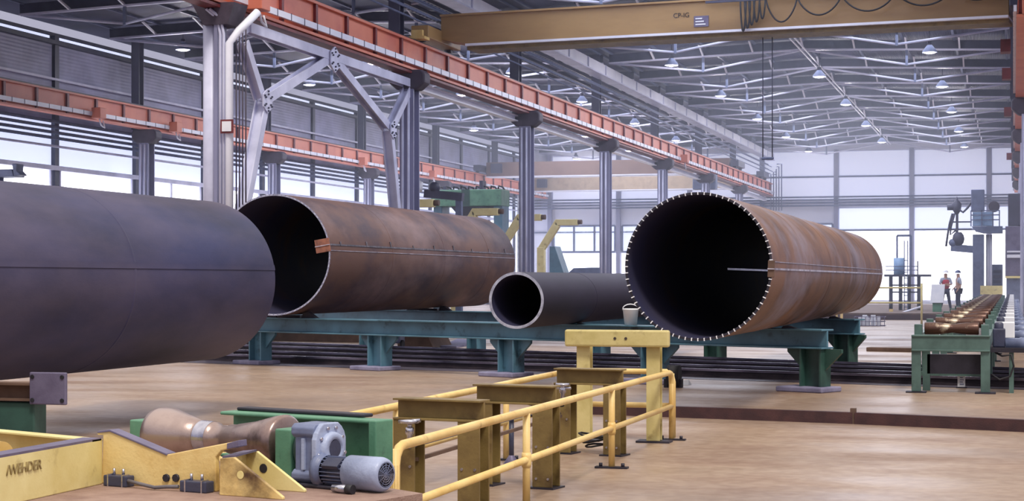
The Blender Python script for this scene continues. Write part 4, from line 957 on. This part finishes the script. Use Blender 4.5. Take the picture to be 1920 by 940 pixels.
part(MB().box(p.x - .12, p.x + .12, p.y - .1, p.y + .1, 0, .03), 'foot', M['darks'], t)

# ------------------------------------------------------------------ far platform with people and machines
p0, p1 = Pz(1600, 597), Pz(1890, 597)
yp = 112.0
struct(MB().box(-16, -2.6, yp, yp + 40, 0, .42), 'floor_raised', M['brown'], 'low raised work floor at the far end')
n += 1; struct(MB().box(-16, -2.6, yp - .06, yp, .0, .32), 'trim_%d' % n, M['rust'], 'dark edge of the raised work floor')
t = thing('control_pedestal', 'green control pedestal with pale sloping panel beside the roller conveyor', 'control pedestal', Pz(1757, 597))
p = Pz(1757, 597)
part(MB().box(p.x - .28, p.x + .28, p.y - .25, p.y + .25, 0, 1.1), 'post', M['green'], t, bevel=.02)
part(MB().prism([(p.x - .42, p.y - .4, 1.0), (p.x + .42, p.y - .4, 1.0), (p.x + .5, p.y - .1, 2.2), (p.x - .34, p.y - .1, 2.2)], (0, .3, 0)), 'panel', M['wbox'], t, bevel=.02)
part(MB().box(p.x - .7, p.x + .5, p.y - .6, p.y + .4, 0, .05), 'base_plate', M['darks'], t)
t = thing('barrier_rail', 'thin pale yellow barrier with one post on the far floor', 'barrier', Pz(1728, 608))
p = Pz(1728, 608); q = Pz(1640, 606)
part(MB().cyl(p, p + V((0, 0, 2.3)), .06, n=10), 'post', M['yelp'], t)
for z in (2.05, 1.2): part(MB().cyl((q.x - 2, p.y, z), (p.x, p.y, z), .05, n=8), 'rail', M['yelp'], t)
part(MB().cyl((q.x - 2, p.y, 0), (q.x - 2, p.y, 2.3), .06, n=10), 'post', M['yelp'], t)
p = Pz(1671, 597)
t = thing('raker_prop', 'yellow foot with a sloping white tube on the far floor', 'prop', p)
part(MB().box(p.x - .12, p.x + .12, p.y - .12, p.y + .12, 0, .6), 'foot', M['yel'], t)
part(MB().cyl((p.x, p.y, .12), (p.x + 1.9, p.y + .2, .75), .07, n=8), 'tube', M['whiteb'], t)
part(MB().box(p.x - .3, p.x + 1.9, p.y + .3, p.y + .5, 0, .1), 'sole_plate', M['darks'], t)
# crate
p = Pz(1630, 612)
t = thing('wire_crate', 'wire crate with pale scrap beyond the end of the rusty pipe', 'crate', p)
cg = MB()
for i in range(9):
    x = p.x - .8 + i * .2; cg.box(x - .015, x + .015, p.y, p.y + .03, 0, .5)
for z in (0.02, .25, .5): cg.box(p.x - .8, p.x + .8, p.y, p.y + .03, z - .015, z + .015); cg.box(p.x - .8, p.x + .8, p.y + 1, p.y + 1.03, z - .015, z + .015)
for x in (-.8, .8): 
    for z in (.02, .5): cg.box(p.x + x - .015, p.x + x + .015, p.y, p.y + 1.03, z - .015, z + .015)
part(cg, 'wire_cage', M['plate'], t)
cg = MB()
for i in range(12): x = p.x - .7 + random.random() * 1.3; y = p.y + .1 + random.random() * .7; s_ = .08 + random.random() * .08; cg.box(x, x + s_ * 1.5, y, y + s_, .02, .25 + s_ * 2.2)
part(cg, 'scrap', M['wbox'], t, stuff=True)
# people
def skin_obj(name, m, verts, edges, parent, sub=1):
    me = bpy.data.meshes.new(name); bm = bmesh.new(); ly = bm.verts.layers.skin.verify(); vs = []
    for i, (co, r) in enumerate(verts):
        v = bm.verts.new(V(co) * K); v[ly].radius = (r * K, r * K) if not isinstance(r, tuple) else (r[0] * K, r[1] * K); v[ly].use_root = (i == 0); vs.append(v)
    for a, b in edges: bm.edges.new((vs[a], vs[b]))
    bm.to_mesh(me); bm.free(); me.materials.append(m)
    o = bpy.data.objects.new(name, me); C.objects.link(o); o.parent = parent
    s = o.modifiers.new('skin', 'SKIN'); s.use_smooth_shade = True
    if sub: ss = o.modifiers.new('sub', 'SUBSURF'); ss.levels = sub; ss.render_levels = sub
    return o
def person(loc, rot, label, shirt, helm, arms, stride=.12):
    S = 2.62 / 1.75
    t = thing('person', label, 'person', (0, 0, 0))
    P = {'vs': (0, 0, 1.42), 'pel': (0, 0, .95), 'wst': (0, 0, 1.1), 'ch': (0, .0, 1.32), 'nk': (0, 0, 1.5), 'hd0': (0, -.01, 1.58), 'hd1': (0, -.02, 1.68),
         'hl': (.09, 0, .9), 'kl': (.11 + stride * .3, -.03, .5), 'al': (.11 + stride, .02, .1), 'tl': (.12 + stride, -.13, .04),
         'hr': (-.09, 0, .9), 'kr': (-.11 - stride * .3, -.03, .5), 'ar': (-.11 - stride, .02, .1), 'tr': (-.12 - stride, -.13, .04),
         'sl': (.19, 0, 1.43), 'el': arms[0][0], 'wl': arms[0][1], 'sr': (-.19, 0, 1.43), 'er': arms[1][0], 'wr': arms[1][1]}
    R = {'vs': .12, 'pel': .13, 'wst': .12, 'ch': .145, 'nk': .055, 'hd0': .085, 'hd1': .095, 'hl': .085, 'kl': .058, 'al': .042, 'tl': .04, 'sl': .06, 'el': .042, 'wl': .03}
    for a, b in (('hr', 'hl'), ('kr', 'kl'), ('ar', 'al'), ('tr', 'tl'), ('sr', 'sl'), ('er', 'el'), ('wr', 'wl')): R[a] = R[b]
    def mk(keys, links, grow, nm, m):
        ix = {k: i for i, k in enumerate(keys)}
        return skin_obj(nm, m, [(V(P[k]) * S, (R[k] + grow) * S) for k in keys], [(ix[a], ix[b]) for a, b in links], t)
    links = [('pel', 'wst'), ('wst', 'ch'), ('ch', 'nk'), ('nk', 'hd0'), ('hd0', 'hd1'), ('pel', 'hl'), ('hl', 'kl'), ('kl', 'al'), ('al', 'tl'), ('pel', 'hr'), ('hr', 'kr'), ('kr', 'ar'), ('ar', 'tr'), ('ch', 'sl'), ('sl', 'el'), ('el', 'wl'), ('ch', 'sr'), ('sr', 'er'), ('er', 'wr')]
    keys = [k_ for k_ in P if k_ != 'vs']
    # fingers
    for sgn, wk, ek in ((1, 'wl', 'el'), (-1, 'wr', 'er')):
        d = (V(P[wk]) - V(P[ek])).normalized(); sd_ = d.cross(V((0, 1, 0))); sd_ = sd_.normalized() if sd_.length > .1 else V((1, 0, 0))
        pk = wk + 'p'; P[pk] = tuple(V(P[wk]) + d * .07); R[pk] = .026; keys.append(pk); links.append((wk, pk))
        for j in range(4):
            a = '%sf%d' % (wk, j); P[a] = tuple(V(P[wk]) + d * (.13 + .01 * (j in (1, 2))) + sd_ * (j - 1.5) * .02 + V((0, 0, -.02))); R[a] = .009; keys.append(a); links.append((pk, a))
        a = wk + 't'; P[a] = tuple(V(P[wk]) + d * .06 + sd_ * .055); R[a] = .01; keys.append(a); links.append((wk, a))
    mk(keys, links, 0, 'body', M['skin'])
    mk(['pel', 'hl', 'kl', 'al', 'hr', 'kr', 'ar'], [('pel', 'hl'), ('hl', 'kl'), ('kl', 'al'), ('pel', 'hr'), ('hr', 'kr'), ('kr', 'ar')], .018, 'trousers', M['trous'])
    mk(['al', 'tl'], [('al', 'tl')], .02, 'boot', M['black']); mk(['ar', 'tr'], [('ar', 'tr')], .02, 'boot', M['black'])
    mk(['wst', 'ch', 'sl', 'el', 'sr', 'er', 'nk'], [('wst', 'ch'), ('ch', 'sl'), ('sl', 'el'), ('ch', 'sr'), ('sr', 'er'), ('ch', 'nk')], .012, 'shirt', M['grey_c'])
    if shirt: mk(['pel', 'wst', 'ch', 'vs'], [('pel', 'wst'), ('wst', 'ch'), ('ch', 'vs')], .055, 'vest', shirt)
    o = MB().lathe(V((0, -.02, 1.7)) * S, V((0, -.02, 2)) * S, [(0, .15 * S), (.01, .13 * S), (.06 * S, .12 * S), (.11 * S, .08 * S), (.13 * S, .01)], n=20, caps=False)
    part(o, 'hard_hat', helm, t)
    f = MB().ball(V((0, -.115, 1.61)) * S, .02 * S, 8); part(f, 'nose', M['skin'], t)
    t.location = V(loc) * K; t.rotation_euler.z = rot; return t
q = Pd(1773, 583, 117)
person((q.x, q.y, .42), .25, 'person in a red vest and white helmet standing with folded arms', M['vest'], M['helm'],
       (((.26, -.06, 1.18), (.0, -.24, 1.2)), ((-.26, -.06, 1.18), (.02, -.26, 1.14))))
q = Pd(1797, 583, 118.5)
person((q.x, q.y, .42), -1.2, 'person in a pale shirt and navy helmet turned towards the red vest', None, M['navy'],
       (((.24, .03, 1.16), (.2, -.1, .95)), ((-.24, .03, 1.16), (-.2, -.14, 1.0))), stride=.04)
# work platform on legs
def PF(u, v, d=122): return Pd(u, v, d)
t = thing('work_platform', 'dark raised work platform on wheels with blue drum and railing frame', 'work platform', (PF(1700, 560).x, PF(1700, 560).y, .42))
o = PF(1700, 525); yy = o.y
def fx_(u, y=yy): return PY(u, 500, y).x
def fz_(v): return PY(1700, v, yy).z
part(MB().box(fx_(1660), fx_(1745), yy - 1.2, yy + 1.2, fz_(519), fz_(515)), 'deck', M['post'], t)
for u in (1672, 1690, 1706, 1724):
    lg = part(MB().box(fx_(u) - .12, fx_(u) + .12, yy - 1.0, yy - .76, .42, fz_(519)), 'leg', M['post'], t)
    part(MB().cyl((fx_(u) - .1, yy - 1, .72), (fx_(u) + .1, yy - 1, .72), .3, n=16), 'wheel', M['darks'], lg)
for v in (535, 548): part(MB().box(fx_(1672), fx_(1724), yy - 1, yy - .9, fz_(v) - .05, fz_(v) + .05), 'cross_bar', M['post'], t)
lad = MB()
for i in range(9): z = .6 + i * .4; lad.box(fx_(1697), fx_(1703), yy - 1.3, yy - 1.25, z, z + .06)
lad.box(fx_(1697), fx_(1697) + .06, yy - 1.3, yy - 1.22, .42, 5.2).box(fx_(1703), fx_(1703) + .06, yy - 1.3, yy - 1.22, .42, 5.2)
part(lad, 'ladder', M['haze'], t)
part(MB().cyl((fx_(1686), yy, fz_(515)), (fx_(1686), yy, fz_(484)), .38, n=20), 'drum', M['bluel'], t)
for u in (1682, 1708): part(MB().box(fx_(u) - .06, fx_(u) + .06, yy - .06, yy + .06, fz_(515), fz_(442)), 'mast', M['haze'], t)
part(MB().box(fx_(1682), fx_(1708), yy - .06, yy + .06, fz_(444), fz_(440)), 'mast_head', M['haze'], t)
part(MB().box(fx_(1722) - .04, fx_(1722) + .04, yy - 1, yy - .9, fz_(519), fz_(490)), 'post', M['post'], t)
for v in (500, 507): part(MB().box(fx_(1662), fx_(1722), yy - 1, yy - .95, fz_(v) - .03, fz_(v) + .03), 'rail', M['haze'], t)
# welding column and boom
yy2 = 128.0; SC = 1.28
def wx(u): return PY(u, 500, yy2).x
def wz(v): return PY(1850, v, yy2).z
t = thing('welding_manipulator', 'tall blue-grey welding column with boom, cabinet and hanging cables', 'welding machine', (wx(1834), yy2, 0))
part(MB().box(wx(1824), wx(1845), yy2 - .4, yy2 + .4, 0, wz(440)), 'column', M['haze'], t, bevel=.03)
part(MB().box(wx(1812), wx(1854), yy2 - .8, yy2 + .8, 0, .3), 'base', M['darks'], t)
part(MB().prism([(wx(1822), yy2 - .7, wz(425)), (wx(1880), yy2 - .7, wz(425)), (wx(1880), yy2 - .7, wz(438)), (wx(1845), yy2 - .7, wz(438)), (wx(1829), yy2 - .7, wz(434))], (0, 1.4, 0)), 'platform', M['haze'], t)
ra = MB()
for u in (1821, 1841, 1862, 1874): ra.box(wx(u) - .04, wx(u) + .04, yy2 - .7, yy2 - .62, wz(425), wz(395))
for v in (396, 404, 413): ra.box(wx(1821), wx(1874), yy2 - .7, yy2 - .64, wz(v) - .04, wz(v) + .04)
part(ra, 'guard_rail', M['haze'], t)
part(MB().box(wx(1824), wx(1862), yy2 - .5, yy2 + .3, wz(424), wz(398)), 'power_supply', M['bluel'], t, bevel=.03)
part(MB().box(wx(1821), wx(1846), yy2 - .4, yy2 + .5, wz(397), wz(356)), 'cabinet', M['haze'], t, bevel=.05)
part(MB().cyl((wx(1864), yy2 - .3, wz(388)), (wx(1864), yy2 + .3, wz(388)), .38, n=20), 'wire_drum', M['cap'], t)
part(MB().beam((wx(1783), yy2, wz(464)), (wx(1826), yy2, wz(468)), .5, .5), 'boom', M['haze'], t)
hd = MB(); hd.lathe((wx(1794), yy2, wz(402)), (wx(1794), yy2, wz(380) + 1), [(0, .1), (.3, .28), (.75, .34), (1.0, .12), (1.25, .03)], n=14)
hd.cyl((wx(1776), yy2, wz(388)), (wx(1794), yy2, wz(388)), .22, n=12)
part(hd, 'wire_feeder', M['cold'], t)
fr_ = MB(); fr_.box(wx(1792), wx(1797), yy2 - .08, yy2 + .08, wz(470), wz(395))
for v in (416, 430): fr_.box(wx(1782), wx(1822), yy2 - .05, yy2 + .05, wz(v) - .05, wz(v) + .05)
part(fr_, 'head_frame', M['cold'], t)
part(MB().ball((wx(1797), yy2 - .1, wz(448)), .42, 12, 1.3), 'welding_head', M['cold'], t)
part(MB().ball((wx(1787), yy2 - .1, wz(455)), .3, 12), 'flux_hopper', M['haze'], t)
for pts in ([(1786, 400), (1781, 418), (1777, 440), (1774, 462)], [(1797, 392), (1806, 398), (1814, 390), (1821, 380)], [(1790, 400), (1783, 425), (1782, 440), (1792, 432)]):
    part(MB().tube([(wx(a), yy2 - .15, wz(b)) for a, b in pts], .08, n=6), 'cable', M['cold'], t)
part(MB().cyl((wx(1852), yy2 + .2, 0), (wx(1852), yy2 + .2, wz(440)), .12, n=10), 'conduit', M['whiteb'], t)
part(MB().cyl((wx(1858), yy2 + .2, 0), (wx(1858), yy2 + .2, wz(440)), .08, n=10), 'conduit', M['whiteb'], t)
# yellow cross beam at conveyor end, right side machines
yy3 = 126.0
def rx(u): return PY(u, 500, yy3).x
def rz(v): return PY(1880, v, yy3).z
t = thing('machine_cabinet', 'tall grey machine tower with dark top cabinet beside the far conveyor', 'machine', (rx(1900), yy3, 0))
part(MB().box(rx(1890), rx(1914), yy3 - .5, yy3 + .6, rz(424), rz(364)), 'top_cabinet', M['cold'], t, bevel=.03)
part(MB().box(rx(1885), rx(1918), yy3 - .6, yy3 + .8, rz(518), rz(425)), 'upper_body', M['plate'], t, bevel=.03)
part(MB().box(rx(1887), rx(1916), yy3 - .5, yy3 + .7, 0, rz(518)), 'lower_body', M['haze'], t, bevel=.03)
part(MB().box(rx(1885), rx(1925), yy3 - .75, yy3 - .6, rz(522), rz(518)), 'yellow_rail', M['yelp'], t, 'yellow rail')
part(MB().box(rx(1888), rx(1916), yy3 - .8, yy3 - .6, rz(484), rz(478)).box(rx(1888), rx(1916), yy3 - .8, yy3 - .6, rz(474), rz(471)), 'bracket', M['whiteb'], t)
part(MB().box(rx(1916), rx(1919), yy3 - .7, yy3 - .6, rz(520), rz(395)), 'yellow_post', M['yel'], t, 'yellow post')
q = PY(1860, 543, 118)
solo(MB().box(PY(1838, 543, 124).x, PY(1880, 543, 124).x, 123.8, 124.2, 1.5, 2.1).box(PY(1842, 543, 124).x, PY(1846, 543, 124).x, 123.8, 124.2, 0, 1.5).box(PY(1872, 543, 124).x, PY(1876, 543, 124).x, 123.8, 124.2, 0, 1.5), 'end_barrier', M['yelp'], 'pale yellow barrier beam at the far end of the roller conveyor', 'barrier')
t = thing('cable_cabinet', 'dark slatted cabinet beside the welding column', 'cabinet', (PY(1868, 540, 131).x, 131, 0))
xx = PY(1860, 540, 131).x; x2 = PY(1880, 540, 131).x
part(MB().box(xx, x2, 130.6, 131.4, 0, 3.6), 'body', M['haze'], t)
sl = MB()
for i in range(6): sl.box(xx + .1, x2 - .1, 130.5, 130.6, 1.2 + i * .36, 1.4 + i * .36)
part(sl, 'slats', M['cold'], t)
# ------------------------------------------------------------------ side-bay machines
ac = [(765, 371, 77.1), (890, 386, 87.7), (985, 398, 96.3), (1045, 410, 105)]
arm0 = None
for i, (u, v, y) in enumerate(ac):
    lab = 'yellow bent davit arm in the side bay, %s from the camera' % ORDN[i]
    if arm0 is None:
        arm0 = thing('davit_arm', lab, 'davit arm', (-27.0, y, 0), 'yellow davit arms in the side bay')
        part(MB().box(-28.25, -27.8, y - .25, y + .25, 0, 4.5), 'post', M['yelp'], arm0, bevel=.03)
        part(MB().prism([(-28.25, y - .22, 4.4), (-27.8, y - .22, 4.35), (-26.85, y - .22, 5.75), (-27.1, y - .22, 6.2)], (0, .44, 0)), 'knee', M['yelp'], arm0, bevel=.03)
        part(MB().box(-27.1, -25.7, y - .22, y + .22, 5.85, 6.22), 'jib', M['yelp'], arm0, bevel=.03)
        part(MB().cyl((-25.7, y, 6.05), (-25.45, y, 6.05), .14, n=12), 'nose', M['brown'], arm0)
        part(MB().box(-28.6, -27.4, y - .5, y + .5, 0, .3), 'base', M['haze'], arm0)
    else: dup(arm0, (-27.0, y, 0), lab)
yg = 110.0
def sx(u): return PY(u, 400, yg).x
def sz(v): return PY(880, v, yg).z
t = thing('plate_bending_press', 'green bending press with big horizontal beam behind the brown pipe', 'press', (sx(880), yg, 0))
part(MB().box(sx(817), sx(948), yg - 1, yg + 1, sz(388), sz(357)), 'top_beam', M['green'], t, bevel=.05)
part(MB().box(sx(874), sx(889), yg - 1.05, yg - 1, sz(388), sz(357)), 'dark_panel', M['dgreen'], t, 'dark vertical panel')
for u0, u1 in ((820, 836), (932, 948)): part(MB().box(sx(u0), sx(u1), yg - .8, yg + .8, 0, sz(388)), 'upright', M['teal'], t, bevel=.03)
part(MB().prism([(sx(850), yg - .6, sz(388)), (sx(935), yg - .6, sz(388)), (sx(920), yg - .6, sz(405)), (sx(865), yg - .6, sz(405))], (0, 1.2, 0)), 'ram', M['darks'], t)
hz = MB()
for i in range(9):
    u = 822 + i * 14; hz.tube([(sx(u), yg, sz(357)), (sx(u + 3), yg - .2, sz(350)), (sx(u + 9), yg - .1, sz(352)), (sx(u + 12), yg, sz(357))], .06, n=6)
part(hz, 'hoses', M['black'], t)
part(MB().box(sx(835), sx(840), yg - .5, yg + .3, sz(357), sz(350)).box(sx(903), sx(909), yg - .5, yg + .3, sz(357), sz(340)), 'valves', M['cold'], t)
t = thing('access_tower', 'pale lattice access tower beside the green press', 'tower', (sx(970), yg + 2, 0))
la = MB()
for u in (956, 964, 975, 984): la.box(sx(u) - .06, sx(u) + .06, yg + 2, yg + 2.12, 0, sz(365))
for v in range(368, 520, 12): la.box(sx(956), sx(984), yg + 2, yg + 2.1, sz(v) - .05, sz(v) + .05)
part(la, 'lattice', M['whiteb'], t)
t = thing('swivel_machine', 'dark swivel machine with white lamp on the side bay column', 'machine', (PY(800, 350, 84).x, 84, 8))
xa, za = PY(797, 345, 84).x, PY(797, 352, 84).z
part(MB().ball((xa + .5, 84, za), .3, 14), 'motor_housing', M['cold'], t)
part(MB().beam((xa, 84, za - .3), (xa + 2.0, 84, za - .5), .4, .4), 'arm', M['cold'], t)
part(MB().lathe((xa - .1, 83.7, za + .3), (xa - .4, 83.6, za - .4), [(0, .1), (.3, .22), (.5, .26)], n=14), 'lamp_hood', M['wbox'], t)
part(MB().beam((xa + 1.8, 84, 0), (xa + 1.8, 84, za - .5), .3, .3), 'stand', M['haze'], t)
# teal sloping guard and low grey cover near the fourth davit
yh = 110.6
def hx(u): return PY(u, 500, yh).x
def hz_(v): return PY(1040, v, yh).z
solo(MB().prism([(hx(1030), yh, hz_(462)), (hx(1040), yh, hz_(462)), (hx(1058), yh, hz_(515)), (hx(1058), yh, 0), (hx(1030), yh, 0)], (0, 1.5, 0)), 'machine_guard', M['teal'], 'teal sloping machine guard beside the farthest davit arm', 'machine guard', bevel=.03)
solo(MB().prism([(hx(1066), yh, 0), (hx(1066), yh, hz_(511)), (hx(1075), yh, hz_(503)), (hx(1108), yh, hz_(502)), (hx(1130), yh, hz_(502)), (hx(1130), yh, 0)], (0, 2, 0)), 'machine_cover', M['haze'], 'low blue-grey machine cover visible above the small black pipe', 'machine cover', bevel=.05)
# hoist at the end of the central beam above the rusty pipe
p = Pd(1322, 345, 150)
solo(MB().box(p.x - 1.0, p.x + 1.0, p.y - .5, p.y + .5, p.z - .5, p.z + .8), 'column_box', M['haze'], 'blue-grey box on the central column just above the rusty pipe', 'box', bevel=.1)

# ------------------------------------------------------------------ haze in the far part of the hall
hm = bpy.data.materials.new('welding_haze'); hm.use_nodes = True; N = hm.node_tree.nodes; N.remove(N['Principled BSDF'])
vs_ = N.new('ShaderNodeVolumeScatter'); vs_.inputs['Density'].default_value = .0042; vs_.inputs['Anisotropy'].default_value = .3; vs_.inputs['Color'].default_value = (.82, .86, 1, 1)
hm.node_tree.links.new(vs_.outputs[0], N['Material Output'].inputs['Volume'])
hzo = mesh_of(MB().box(WX + .2, 5.5, 60, YF - .3, .05, 16.1), V((0, 0, 0)), 'haze', hm, 0)
hzo['kind'] = 'stuff'; hzo['label'] = 'thin bluish welding haze filling the far part of the hall'; hzo['category'] = 'haze'
